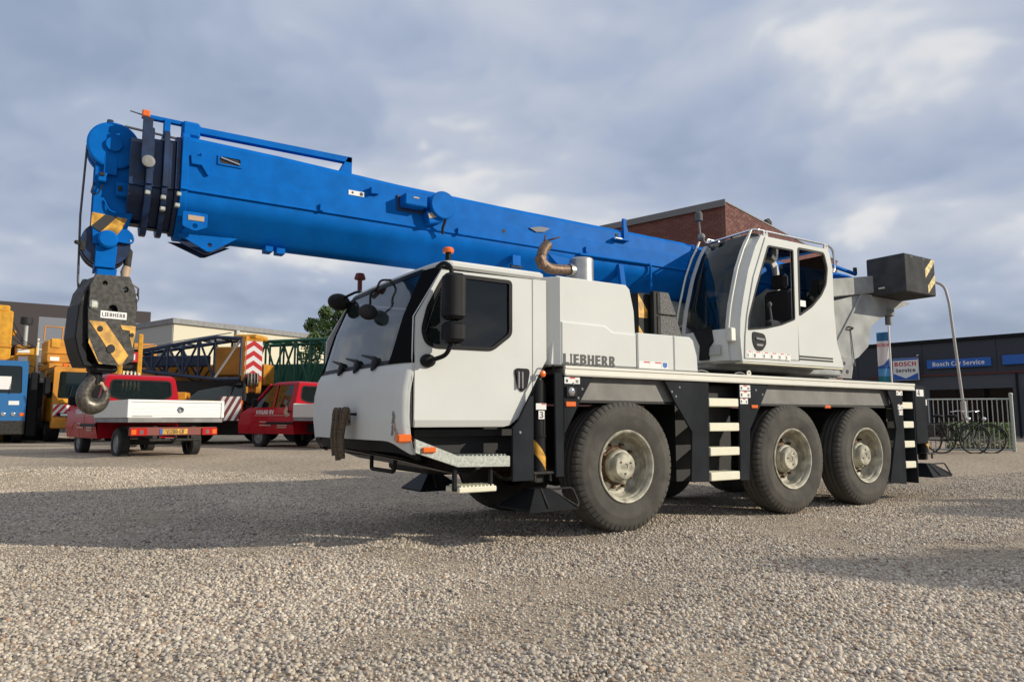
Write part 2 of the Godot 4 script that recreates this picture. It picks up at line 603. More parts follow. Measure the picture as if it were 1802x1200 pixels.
func gravel(patch: FastNoiseLite) -> void:
	var rng := RandomNumberGenerator.new()
	rng.seed = 11
	var yaw := deg_to_rad(33.0)
	var fw := Vector2(sin(yaw), -cos(yaw))
	var rt := Vector2(cos(yaw), sin(yaw))
	var sm := StandardMaterial3D.new()
	sm.roughness = 0.9
	sm.vertex_color_use_as_albedo = true
	var spots := PackedVector2Array()
	var d := 2.4
	while d < 13.5:
		var step := 0.08
		var dens := 2250.0 * clampf(1.25 - d / 14.0, 0.3, 1.0)
		var half := d * 0.86 + 0.5
		for i in int(dens * step * half * 2.0):
			var at := Vector2(-5.06, 6.80) + fw * (d + rng.randf() * step) + rt * rng.randf_range(-half, half)
			# worn, sandier patches carry fewer and smaller stones
			if patch.get_noise_2d(at.x * 1.7 + 31.0, at.y * 1.7) > 0.18 and rng.randf() < 0.45:
				continue
			spots.append(at)
		d += step
	var mm := MultiMesh.new()
	mm.transform_format = MultiMesh.TRANSFORM_3D
	mm.use_colors = true
	mm.mesh = pebble_mesh(rng)
	mm.instance_count = spots.size()
	for i in spots.size():
		var q := spots[i]
		var worn := patch.get_noise_2d(q.x * 1.7 + 31.0, q.y * 1.7) > 0.18
		var r := rng.randf_range(0.006, 0.0122) * (1.55 if rng.randf() < 0.08 else 1.0) * (0.75 if worn else 1.0)
		var b := Basis(Vector3.UP, rng.randf() * TAU) * Basis(Vector3.RIGHT, rng.randf_range(-0.7, 0.7)) * Basis.from_scale(Vector3(r * rng.randf_range(0.9, 1.4), r * rng.randf_range(0.65, 0.95), r))
		mm.set_instance_transform(i, Transform3D(b, Vector3(q.x, ground_y(q.x, q.y) + r * rng.randf_range(-0.15, 0.45), q.y)))
		var c := stone_colour(rng)
		var w := 0.90 + 0.22 * patch.get_noise_2d(q.x, q.y)
		mm.set_instance_color(i, Color(c.r * w, c.g * w, c.b * w))
	var o := MultiMeshInstance3D.new()
	o.name = "gravel"
	o.multimesh = mm
	o.material_override = sm
	add_child(o)
	tag(o, "loose beige gravel spread over the foreground of the yard", "gravel", "", "stuff")

func pebble_mesh(rng: RandomNumberGenerator) -> ArrayMesh:
	var s := SphereMesh.new()
	s.radius = 1.0
	s.height = 2.0
	s.radial_segments = 7
	s.rings = 3
	var a := s.surface_get_arrays(0)
	var v: PackedVector3Array = a[Mesh.ARRAY_VERTEX]
	var f := FastNoiseLite.new()
	f.seed = rng.randi()
	f.frequency = 0.7
	for i in v.size():
		v[i] = v[i] * (1.0 + 0.55 * f.get_noise_3dv(v[i]))
	a[Mesh.ARRAY_VERTEX] = v
	var m := ArrayMesh.new()
	m.add_surface_from_arrays(Mesh.PRIMITIVE_TRIANGLES, a)
	return m

# ---------------------------------------------------------------- sky
func sky_panorama() -> ImageTexture:
	var w := 1536
	var h := 768
	var big := FastNoiseLite.new()
	big.seed = 91
	big.frequency = 0.42
	big.fractal_octaves = 5
	var mid := FastNoiseLite.new()
	mid.seed = 640
	mid.frequency = 1.3
	mid.fractal_octaves = 5
	var fleck := FastNoiseLite.new()
	fleck.seed = 12
	fleck.frequency = 3.2
	fleck.fractal_octaves = 4
	var data := PackedFloat32Array()
	data.resize(w * h * 3)
	var base := Vector3(0.400, 0.470, 0.610)
	var dark := Vector3(0.265, 0.340, 0.480)
	var pale := Vector3(0.610, 0.645, 0.720)
	var lit := Vector3(0.86, 0.85, 0.82)
	var blue := Vector3(0.10, 0.28, 0.66)
	var haze := Vector3(0.58, 0.61, 0.64)
	for j in h:
		var el := (0.5 - (j + 0.5) / h) * PI
		if el < -0.06:
			for i in w:
				var k := (j * w + i) * 3
				data[k] = 0.20; data[k + 1] = 0.18; data[k + 2] = 0.16
			continue
		var sy := sin(el)
		var cy := cos(el)
		for i in w:
			var yaw := TAU * (i + 0.5) / w
			var s := 1.0 / (maxf(sy, 0.0) + 0.17)
			var px := sin(yaw) * cy * s
			var pz := -cos(yaw) * cy * s
			var a := big.get_noise_2d(px, pz * 1.1)
			var b := mid.get_noise_2d(px + a * 0.6, pz)
			var f := fleck.get_noise_2d(px * 1.4 + b * 0.4, pz)
			var k0 := a * 1.5 + b * 0.75 + f * 0.28 + 0.9 * (sy - 0.40) + 0.24
			var c := base.lerp(dark, clampf(-k0 * 1.3, 0.0, 1.0)).lerp(pale, clampf(k0 * 1.25, 0.0, 1.0))
			var br := clampf((a * 0.5 + b * 1.1 + f * 0.5 - 0.29) * 2.4, 0.0, 1.0)
			c = c.lerp(lit, br * 0.6)
			var hole := clampf((b * 1.2 + f * 0.5 - a * 0.2 - 0.30) * 4.0, 0.0, 1.0) * smoothstep(0.46, 0.58, sy)
			c = c.lerp(blue, hole * 0.7)
			var hz := exp(-maxf(sy, 0.0) * 9.0)
			c = c.lerp(haze * (1.0 + 0.35 * b), hz * 0.6)
			var k := (j * w + i) * 3
			data[k] = c.x; data[k + 1] = c.y; data[k + 2] = c.z
	var im := Image.create_from_data(w, h, false, Image.FORMAT_RGBF, data.to_byte_array())
	return ImageTexture.create_from_image(im)

func camera_and_light() -> void:
	var cam := Camera3D.new()
	cam.name = "camera"
	add_child(cam)
	cam.position = Vector3(-5.06, 1.14, 6.80)
	cam.rotation_degrees = Vector3(6.4, -33.0, 0.0)
	cam.fov = rad_to_deg(2.0 * atan(600.0 / 1250.0))
	cam.far = 2000.0
	cam.current = true
	var env := Environment.new()
	env.background_mode = Environment.BG_SKY
	var sm := PanoramaSkyMaterial.new()
	sm.panorama = sky_panorama()
	var sky := Sky.new()
	sky.sky_material = sm
	env.sky = sky
	env.background_energy_multiplier = 1.0
	env.tonemap_mode = Environment.TONE_MAPPER_LINEAR
	env.tonemap_exposure = 1.0
	env.sdfgi_enabled = true
	env.ssao_enabled = true
	env.ssil_enabled = true
	var we := WorldEnvironment.new()
	we.name = "world_environment"
	we.environment = env
	add_child(we)
	var sun := DirectionalLight3D.new()
	sun.name = "sun"
	add_child(sun)
	var el := deg_to_rad(22.5)
	var to := Vector3(0.735 * cos(el), sin(el), 0.678 * cos(el))
	sun.look_at_from_position(to * 50.0, Vector3.ZERO, Vector3.UP)
	sun.light_color = Color(1.0, 0.96, 0.885)
	sun.light_energy = 1.36
	sun.light_angular_distance = 0.6
	sun.shadow_enabled = true

func _ready() -> void:
	camera_and_light()
	materials()
	ground()
	crane()
	backdrop()

# ---------------------------------------------------------------- the mobile crane (front towards -x, near side +z)
var crane_node: Node3D

func nr(f: Array) -> PackedVector2Array:       # door-side outlines, moved from the wheel plane to the cab's side plane
	var r := PackedVector2Array()
	for i in range(0, f.size(), 2):
		r.append(Vector2(-5.06 + 1.009 * (f[i] + 5.06), 1.14 + 1.009 * (f[i + 1] - 1.14)))
	return r

func tab(xs: Array, ys: Array, x: float) -> float:
	if x <= xs[0]: return ys[0]
	for i in range(1, xs.size()):
		if x <= xs[i]:
			return lerpf(ys[i - 1], ys[i], (x - xs[i - 1]) / (xs[i] - xs[i - 1]))
	return ys[-1]

func cab_front_x(y: float) -> float:
	return tab([0.82, 0.95, 1.15, 1.4, 1.6, 1.66, 2.1, 2.52, 2.6], [-2.55, -2.60, -2.625, -2.62, -2.575, -2.53, -2.40, -2.22, -2.18], y)

const CAB_Z := [0.0, 0.3, 0.6, 0.85, 1.0, 1.08, 1.13, 1.17, 1.19, 1.2]
const CAB_DX := [0.0, 0.002, 0.006, 0.014, 0.028, 0.042, 0.056, 0.08, 0.105, 0.135]

func cab_pt(k: float, y: float, out := 0.0) -> Vector3:     # k in -1..1 runs across the front
	var i := absf(k) * (CAB_Z.size() - 1)
	var ix := range(CAB_Z.size())
	var z := tab(ix, CAB_Z, i)
	var dx := tab(ix, CAB_DX, i)
	return Vector3(cab_front_x(y) + dx - out, y, signf(k) * z)

func cab_sheet(k0: float, k1: float, y0: float, y1: float, rows: int, out: float, slope := 0.0) -> MB:
	var q := MB.new()
	var g: Array = []
	for e in [out, out - 0.02]:
		g = []
		for i in 37:
			var k := lerpf(k0, k1, i / 36.0)
			var row: Array = []
			for j in rows + 1:
				var lo := y0 - slope * smoothstep(0.35, 1.0, absf(k))
				row.append(cab_pt(k, lerpf(lo, y1, float(j) / rows), e))
			g.append(row)
		if e != out:
			g.reverse()
		q.grid(g)
	return q

func driver_cab(c: Node3D) -> void:
	var cab := put("driver_cab", cab_sheet(-1, 1, 0.965, 1.64, 12, 0.0, 0.115), M.white, c)
	var th := Transform3D.IDENTITY
	# windscreen, its black surround
	put("windscreen", cab_sheet(-0.44, 0.35, 1.68, 2.50, 10, 0.006), M.glass, cab)
	put("windscreen_pillar", cab_sheet(0.35, 0.97, 1.64, 2.53, 10, 0.012), M.trim, cab)
	put("windscreen_pillar", cab_sheet(-0.97, -0.44, 1.64, 2.53, 10, 0.012), M.trim, cab)
	put("windscreen_seal", cab_sheet(-0.44, 0.35, 1.64, 1.68, 2, 0.010), M.black, cab)
	put("sun_visor", cab_sheet(-0.44, 0.35, 2.50, 2.55, 2, 0.012), M.black, cab)
	# roof
	var rp := PackedVector2Array()
	for i in 25:
		var p := cab_pt(lerpf(-1, 1, i / 24.0), 2.56)
		rp.append(Vector2(p.x, -p.z))
	rp.append(Vector2(-1.06, -1.2)); rp.append(Vector2(-1.06, 1.2))
	var q := MB.new()
	q.prism(rp, 2.515, 2.59, 0.022, Transform3D(XZ, Vector3.ZERO))
	put("roof", q, M.white, cab)
	# near side: door with its window opening, corner post, rear quarter
	var door := nr([-2.450, 1.085, -1.557, 1.085, -1.481, 1.10, -1.393, 1.164, -1.232, 1.44, -1.232, 2.492, -2.205, 2.475, -2.448, 2.035, -2.452, 1.576])
	var hole := nr([-2.158, 2.455, -1.459, 2.455, -1.459, 1.933, -1.677, 1.772, -2.267, 1.766, -2.363, 1.804, -2.403, 1.923, -2.349, 2.137, -2.205, 2.397])
	hole = rounded(hole, 0.05)
	q = MB.new()
	q.plate(door, [hole], 1.178, 1.205)
	put("door", q, M.white, cab)
	q = MB.new()
	q.plate(hole, [MB.inset(MB.ccw(hole), 0.035)], 1.172, 1.212)
	put("window_seal", q, M.black, cab)
	q = MB.new()
	q.prism(MB.inset(MB.ccw(hole), 0.035), 1.186, 1.192)
	put("door_window", q, M.glass_cab, cab)
	pr("window_divider", cab, M.black, flat(nr([-2.03, 2.44, -1.985, 2.44, -2.005, 1.78, -2.05, 1.78])), 1.176, 1.196, 0.0)
	pr("door_sill_band", cab, M.sill_grey, flat(nr([-2.447, 1.09, -1.557, 1.09, -1.481, 1.105, -1.44, 1.145, -2.447, 1.145])), 1.2055, 1.208, 0.0)
	var post: Array = []
	for i in 9:
		var y := lerpf(1.085, 2.49, i / 8.0)
		post.append(cab_front_x(y) + 0.13); post.append(y)
	post.append_array([-2.17, 2.50, -2.445, 2.045, -2.452, 1.576, -2.452, 1.085])
	pr("corner_post", cab, M.white, post, 1.176, 1.2, 0.0)
	pr("rear_quarter", cab, M.white, flat(nr([-1.222, 1.455, -1.094, 1.668, -1.06, 1.72, -1.06, 2.50, -1.222, 2.495])), 1.178, 1.205, 0.004)
	q = MB.new()
	q.box(-1.09, 1.0, -1.19, -1.06, 2.52, 1.178)
	put("cab_inner_wall", q, M.inside, cab)
	bx("cab_floor", cab, M.dark, -2.35, 1.0, -1.15, -1.06, 1.06, 1.05, 0.0)
	bx("dashboard", cab, M.seat, -2.40, 1.06, -1.1, -2.1, 1.62, 1.1, 0.08)
	q = MB.new()
	q.plate(door, [hole], -1.205, -1.178)
	q.prism(nr([-1.222, 1.455, -1.094, 1.668, -1.06, 1.72, -1.06, 2.50, -1.222, 2.495]), -1.205, -1.178)
	put("far_door", q, M.white, cab)
	q = MB.new()
	q.prism(hole, -1.195, -1.19)
	put("far_window", q, M.glass, cab)
	for zz in [0.62, -0.62]:
		q = MB.new()
		q.box(-1.75, 1.3, zz - 0.24, -1.28, 1.44, zz + 0.24, 0.05)
		q.box(-1.36, 1.42, zz - 0.23, -1.24, 2.08, zz + 0.23, 0.05, Transform3D(Basis(Vector3(0, 0, 1), -0.08), Vector3(0.13, -0.1, 0)))
		q.box(-1.34, 2.10, zz - 0.13, -1.24, 2.32, zz + 0.13, 0.04)
		put("seat", q, M.seat, cab)
	q = MB.new()
	var wheel: Array = []
	for i in 24:
		var a := TAU * i / 24
		wheel.append(V(-2.02 + 0.10 * sin(a), 1.72 + 0.19 * sin(a), 0.62 + 0.22 * cos(a)))
	q.tube(wheel, 0.016, 6, true)
	q.cyl(V(-2.02, 1.72, 0.62), V(-2.2, 1.5, 0.62), 0.03, 8)
	put("steering_wheel", q, M.seat, cab)
	# door handle: dark shield with two vertical grips
	var hp := rounded(nr([-1.437, 1.60, -1.42, 1.628, -1.28, 1.628, -1.263, 1.60, -1.29, 1.46, -1.352, 1.399, -1.41, 1.46]), 0.03)
	pr("door_handle", cab, M.black, flat(hp), 1.2055, 1.222, 0.006)
	bx("handle_grip", cab, M.grey, -1.378, 1.44, 1.222, -1.352, 1.60, 1.236, 0.006)
	bx("handle_grip", cab, M.grey, -1.335, 1.44, 1.222, -1.312, 1.60, 1.234, 0.006)
	# mirrors
	var mir := Vector3(0, 0, 0)
	var mp := rounded(pl([-2.272, -1.36, -2.085, -1.345, -2.085, -1.52, -2.235, -1.52, -2.275, -1.47]), 0.05)
	for e in [[2.005, 2.41], [1.805, 1.985]]:
		q = MB.new()
		q.prism(mp, e[0], e[1], 0.03, Transform3D(XZ, Vector3.ZERO))
		put("mirror_housing", q, M.black, cab)
	bx("mirror_glass", cab, M.mirror, -2.086, 2.06, 1.385, -2.082, 2.355, 1.475, 0.002)
	tb("mirror_arm", cab, M.black, arc([V(-2.22, 2.50, 1.19), V(-2.22, 2.53, 1.32), V(-2.2, 2.47, 1.43), V(-2.19, 1.82, 1.43), V(-2.22, 1.70, 1.40), V(-2.30, 1.66, 1.26), V(-2.30, 1.66, 1.2)], 0.06), 0.02)
	q = MB.new()
	q.ball(V(-2.31, 1.66, 1.215), V(0.075, 0.06, 0.05))
	put("mirror_foot", q, M.black, cab)
	# far-side ramp mirror, front mirror, aerials
	tb("mirror_arm", cab, M.black, arc([V(-2.10, 2.58, -0.80), V(-2.16, 2.62, -0.95), V(-2.26, 2.56, -1.14)], 0.05), 0.016)
	q = MB.new()
	q.ball(V(-2.30, 2.515, -1.16), V(0.135, 0.10, 0.06), 20, 12)
	put("round_mirror", q, M.dirty_black, cab)
	tb("mirror_arm", cab, M.black, arc([V(-2.20, 2.57, 0.12), V(-2.32, 2.56, 0.12), V(-2.36, 2.44, 0.12), V(-2.42, 2.42, 0.12), V(-2.42, 2.30, 0.12)], 0.05), 0.012)
	q = MB.new()
	q.ball(V(-2.44, 2.22, 0.12), V(0.10, 0.08, 0.035), 20, 12)
	put("round_mirror", q, M.dirty_black, cab)
	q = MB.new()
	q.cyl(V(-2.30, 2.55, -0.5), V(-2.30, 2.66, -0.5), 0.025, 10)
	q.lathe([Vector2(0.02, 0), Vector2(0.06, 0.01), Vector2(0.06, 0.03), Vector2(0.045, 0.075), Vector2(0, 0.085)], Transform3D(Basis(Vector3.RIGHT, -PI / 2), V(-2.30, 2.66, -0.5)), 14)
	put("marker_lamp", q, M.brown_red, cab)
	bx("roof_hatch", cab, M.grey, -2.05, 2.585, -1.0, -1.75, 2.64, -0.45, 0.015)
	# amber beacon on a stem
	q = MB.new()
	q.cyl(V(-1.86, 2.58, 0.72), V(-1.86, 2.76, 0.72), 0.016, 8)
	q.cyl(V(-1.86, 2.66, 0.72), V(-1.86, 2.78, 0.72), 0.028, 12)
	put("beacon_stem", q, M.black, cab)
	q = MB.new()
	q.lathe([Vector2(0, 0), Vector2(0.055, 0), Vector2(0.058, 0.03), Vector2(0.045, 0.05), Vector2(0, 0.055)], Transform3D(Basis(Vector3.RIGHT, -PI / 2), V(-1.86, 2.78, 0.72)), 16)
	put("beacon", q, M.orange, cab)
	# wipers: blades parked upright at the foot of the glass
	for w in [-0.09, 0.075, 0.24]:
		var a := cab_pt(w, 1.60, 0.03)
		q = MB.new()
		q.tube([a, cab_pt(w - 0.012, 1.66, 0.035), cab_pt(w - 0.035, 1.72, 0.03)], [0.014, 0.036, 0.022], 8)
		q.tube([cab_pt(w - 0.035, 1.72, 0.03), cab_pt(w - 0.17, 1.775, 0.024)], [0.02, 0.009], 6)
		put("wiper", q, M.dark, cab)
	# front details: orange side lamp, hook bar, marks left by removed stickers
	bx("side_lamp", cab, M.orange, -2.60, 0.955, 1.15, -2.47, 1.025, 1.215, 0.012, Transform3D(Basis.IDENTITY, Vector3(0.02, 0, 0)))
	var st := [[0.60, 1.17, 0.055, 0.03], [0.61, 1.10, 0.05, 0.025], [0.55, 1.07, 0.06, 0.022], [0.63, 1.03, 0.06, 0.03], [-0.93, 1.08, 0.07, 0.035]]
	for e in st:
		var p := cab_pt(e[0], e[1], 0.001)
		pr("worn_sticker", cab, M.faded if e[0] > 0.6 or e[0] < 0 else M.grey, [-e[3], -e[2], e[3] * 0.5, -e[2] * 0.9, e[3], e[2] * 0.2, e[3] * 0.2, e[2], -e[3] * 0.7, e[2] * 0.5, -e[3] * 0.2, 0], 0.0, 0.003, 0.0, facing_front(p.x, p.y, p.z))
	q = MB.new()
	q.tube([V(-2.60, 1.20, 0.05), V(-2.70, 1.20, 0.05)], 0.014, 8)
	q.tube([V(-2.60, 1.20, 0.34), V(-2.70, 1.20, 0.34), V(-2.70, 1.12, 0.36)], 0.014, 8)
	q.tube([V(-2.70, 1.20, -0.08), V(-2.70, 1.20, 0.36)], 0.016, 8)
	put("tow_bar", q, M.black, cab)

func carrier(c: Node3D) -> void:
	var q := MB.new()
	q.box(-1.95, 0.62, -0.46, 6.0, 1.30, 0.46, 0.03)
	q.box(-2.30, 0.78, -0.9, -1.50, 1.04, 0.85, 0.03)
	q.box(-0.85, 1.36, -1.1, 5.5, 1.56, 1.1, 0.02)
	for ax in [-0.03, 2.71, 4.33]:
		q.box(ax - 0.11, 0.52, -0.95, ax + 0.11, 0.80, 0.95, 0.05)
		q.ball(V(ax, 0.62, 0), V(0.24, 0.24, 0.24), 14, 8)
	put("chassis", q, M.dark, c)
	# sloping underside behind the front bumper
	var up := put("front_underrun", cab_sheet(-0.92, 0.97, 0.86, 0.97, 2, -0.05, 0.06), M.black, c)
	q = MB.new()
	var a := [V(-2.50, 0.88, -1.05), V(-2.50, 0.80, 1.12), V(-1.95, 0.66, 1.12), V(-2.05, 0.72, -1.05)]
	q.quad(a[0], a[1], a[2], a[3])
	q.quad(a[3] + V(0, .02, 0), a[2] + V(0, .02, 0), a[1] + V(0, .02, 0), a[0] + V(0, .02, 0))
	put("belly_plate", q, M.grey, up)
	q = MB.new()
	q.tube(arc([V(-2.32, 0.80, 0.0), V(-2.32, 0.665, 0.0), V(-2.32, 0.665, 0.55), V(-2.32, 0.78, 0.58)], 0.03), 0.02, 6)
	put("bumper_step", q, M.black, up)
	# galvanised side step in front of the wheel
	var ss := MB.new()
	ss.prism(pl([-2.435, 0.985, -2.021, 0.832, -1.476, 0.818, -1.476, 0.722, -2.020, 0.734, -2.433, 0.868]), 1.225, 1.25, 0.003)
	var step := put("side_step", ss, M.galv, c)
	q = MB.new()
	q.box(-2.02, 0.805, 0.93, -1.476, 0.822, 1.225)
	for i in 12:
		var x := -1.99 + i * 0.043
		q.box(x, 0.822, 0.95, x + 0.014, 0.836, 1.22)
	put("tread_plate", q, M.galv, step)
	pr("step_slope", step, M.galv, [-2.43, 0.96, -2.02, 0.822, -2.02, 0.805, -2.43, 0.94], 0.95, 1.222, 0.0)
	bx("marker_lamp", step, M.orange, -2.375, 0.865, 1.25, -2.245, 0.915, 1.275, 0.01)
	bx("step_hanger", step, M.black, -2.035, 0.52, 1.16, -2.0, 0.735, 1.20, 0.004)
	bx("step_hanger", step, M.black, -1.66, 0.52, 1.16, -1.63, 0.735, 1.20, 0.004)
	q = MB.new()
	q.box(-2.0, 0.505, 0.98, -1.61, 0.555, 1.235, 0.008)
	for i in 9:
		q.box(-1.97 + i * 0.04, 0.555, 1.0, -1.955 + i * 0.04, 0.568, 1.22)
	put("folding_step", q, M.cream, step)
	# black panels of the near side; each is a plate 25 mm thick

	var panels := [
		[-1.46, 0.585, -1.225, 0.585, -1.225, 1.37, -1.265, 1.37, -1.40, 1.13, -1.46, 1.075],
		[-1.265, 1.375, -1.225, 1.375, -1.225, 1.44, -1.105, 1.60, -0.98, 1.60, -0.98, 1.675, -1.08, 1.675],
		[-0.975, 1.60, -0.87, 1.60, -0.87, 0.605, -0.965, 0.605],
		[-0.866, 1.572, -0.496, 1.572, -0.658, 1.335, -0.855, 1.016, -0.866, 0.90],
		[0.494, 1.572, 1.19, 1.572, 1.152, 0.462, 0.868, 0.475, 0.902, 1.016, 0.649, 1.338],
		[1.71, 1.572, 2.25, 1.572, 2.089, 1.331, 1.880, 1.045, 1.833, 0.451, 1.675, 0.455],
		[4.85, 1.572, 5.24, 1.572, 5.22, 0.245, 4.80, 0.285, 5.03, 1.025, 4.966, 1.356],
	]
	for p in panels:
		pr("side_panel", c, M.black_panel, p, 1.245, 1.27, 0.004)
	pr("wheel_arch_panel", c, M.grey_panel, [-0.63, 1.585, 0.64, 1.585, 0.70, 1.338, -0.70, 1.338], 1.17, 1.20, 0.004)
	pr("wheel_arch_panel", c, M.grey_panel, [2.12, 1.585, 4.98, 1.585, 5.02, 1.350, 2.05, 1.338], 1.17, 1.20, 0.004)
	q = MB.new()
	q.ball(Vector3.ZERO, V(0.016, 0.016, 0.008), 8, 4)
	var head := q.mesh()
	for e in [[-0.75, 1.50], [-0.64, 1.45], [0.60, 1.45], [0.72, 1.50], [2.0, 1.50], [2.12, 1.45], [0.66, 1.40], [-0.69, 1.36], [-1.38, 1.03]]:
		share("panel_bolt", head, M.grey, c, facing_z(e[0], e[1], 1.271))
	bx("jack_recess", c, M.dark, -1.24, 0.60, 0.93, -0.87, 1.66, 0.96, 0.0)
	bx("step_recess", c, M.dark, -2.42, 0.84, 0.90, -1.24, 1.075, 0.93, 0.0)
	# wheel houses behind
	q = MB.new()
	q.box(-0.87, 1.32, 0.46, 0.9, 1.345, 1.2)
	q.box(1.9, 1.32, 0.46, 5.2, 1.345, 1.2)
	q.box(0.92, 0.46, 0.5, 1.85, 1.5, 1.0)
	put("wheel_house", q, M.dark, c)
	# deck and its light edge rail
	q = MB.new()
	q.box(-0.86, 1.60, -1.27, 5.55, 1.655, 1.245, 0.004)
	var dk := put("deck", q, M.grey_panel, c)
	q = MB.new()
	q.prism(pl([0, 1.576, 0.03, 1.576, 0.034, 1.590, 0.026, 1.598, 0.026, 1.640, 0.036, 1.650, 0.036, 1.668, 0.028, 1.676, 0, 1.676]), -0.862, 5.55, 0.0, Transform3D(Basis(Vector3(0, 0, 1), Vector3(0, 1, 0), Vector3(-1, 0, 0)), V(4.688, 0, 1.262)))
	put("edge_rail", q, M.alu, dk)
	for e in [[1.10, 1.32], [1.78, 1.96]]:
		tb("deck_handle", dk, M.grey, arc([V(e[0], 1.655, 1.15), V(e[0], 1.70, 1.15), V((e[0] + e[1]) / 2, 1.715, 1.15), V(e[1], 1.70, 1.15), V(e[1], 1.655, 1.15)], 0.02, 3), 0.008, 6)
	q = MB.new()
	q.plate(pl([2.0, 1.655, 2.07, 1.655, 2.075, 1.72, 2.055, 1.745, 2.02, 1.745, 2.0, 1.72]), [circle(2.037, 1.715, 0.014, 10)], 1.14, 1.155)
	put("lashing_eye", q, M.alu, dk)
	# ladders: cream treads in dark recesses
	for e in [[1.192, 1.698, [1.30, 1.02, 0.745, 0.468]], [5.24, 5.52, [1.31, 1.035, 0.755, 0.465]]]:
		var back := bx("ladder", c, M.dark, e[0] - 0.01, 0.44, 0.98, e[1] + 0.02, 1.57, 1.02, 0.0)
		for y in e[2]:
			q = MB.new()
			q.box(e[0], y, 1.02, e[1], y + 0.095, 1.262, 0.008)
			put("ladder_tread", q, M.cream, back)
	bx("ladder_side", c, M.black_panel, 5.525, 0.245, 1.02, 5.55, 1.57, 1.27, 0.004)
	bx("mud_flap", c, M.rubber_dark, 4.82, 0.235, 1.0, 5.55, 0.30, 1.03, 0.004)
	# stickers
	var stick := [[-0.858, 1.500, -0.668, 1.565], [1.715, 1.495, 1.90, 1.555], [1.715, 1.41, 1.90, 1.485], [1.715, 1.335, 1.85, 1.40], [5.08, 1.50, 5.24, 1.565], [5.10, 1.30, 5.23, 1.37], [5.12, 1.22, 5.22, 1.29]]
	for e in stick:
		var s := bx("warning_sticker", c, M.sticker, e[0], e[1], 1.2702, e[2], e[3], 1.2716, 0.0)
		bx("sticker_band", s, M.sign_red, lerpf(e[0], e[2], 0.35), e[3] - 0.016, 1.2716, lerpf(e[0], e[2], 0.68), e[3] - 0.002, 1.2722, 0.0)
		bx("sticker_print", s, M.letter, lerpf(e[0], e[2], 0.08), lerpf(e[1], e[3], 0.2), 1.2716, lerpf(e[0], e[2], 0.22), lerpf(e[1], e[3], 0.65), 1.2722, 0.0)
		bx("sticker_print", s, M.grey, lerpf(e[0], e[2], 0.72), lerpf(e[1], e[3], 0.15), 1.2716, lerpf(e[0], e[2], 0.9), lerpf(e[1], e[3], 0.6), 1.2722, 0.0)
	bx("side_lamp", c, M.orange, -0.851, 1.275, 1.27, -0.725, 1.325, 1.285, 0.008)
	bx("side_lamp", c, M.orange, 1.90, 1.285, 1.27, 2.02, 1.325, 1.285, 0.008)
	bx("side_lamp", c, M.orange, 3.47, 1.30, 1.18, 3.60, 1.345, 1.205, 0.008)
	q = MB.new()
	q.ball(V(-1.115, 1.585, 1.27), V(0.035, 0.035, 0.015), 12, 6)
	put("side_lamp", q, M.orange, c)
	q = MB.new()
	q.box(-0.85, 1.365, 1.27, -0.71, 1.475, 1.29, 0.01)
	var wl := put("work_lamp", q, M.black, c)
	q = MB.new()
	q.ball(V(-0.785, 1.422, 1.288), V(0.042, 0.045, 0.02), 14, 8)
	put("lens", q, M.lamp_clear, wl)

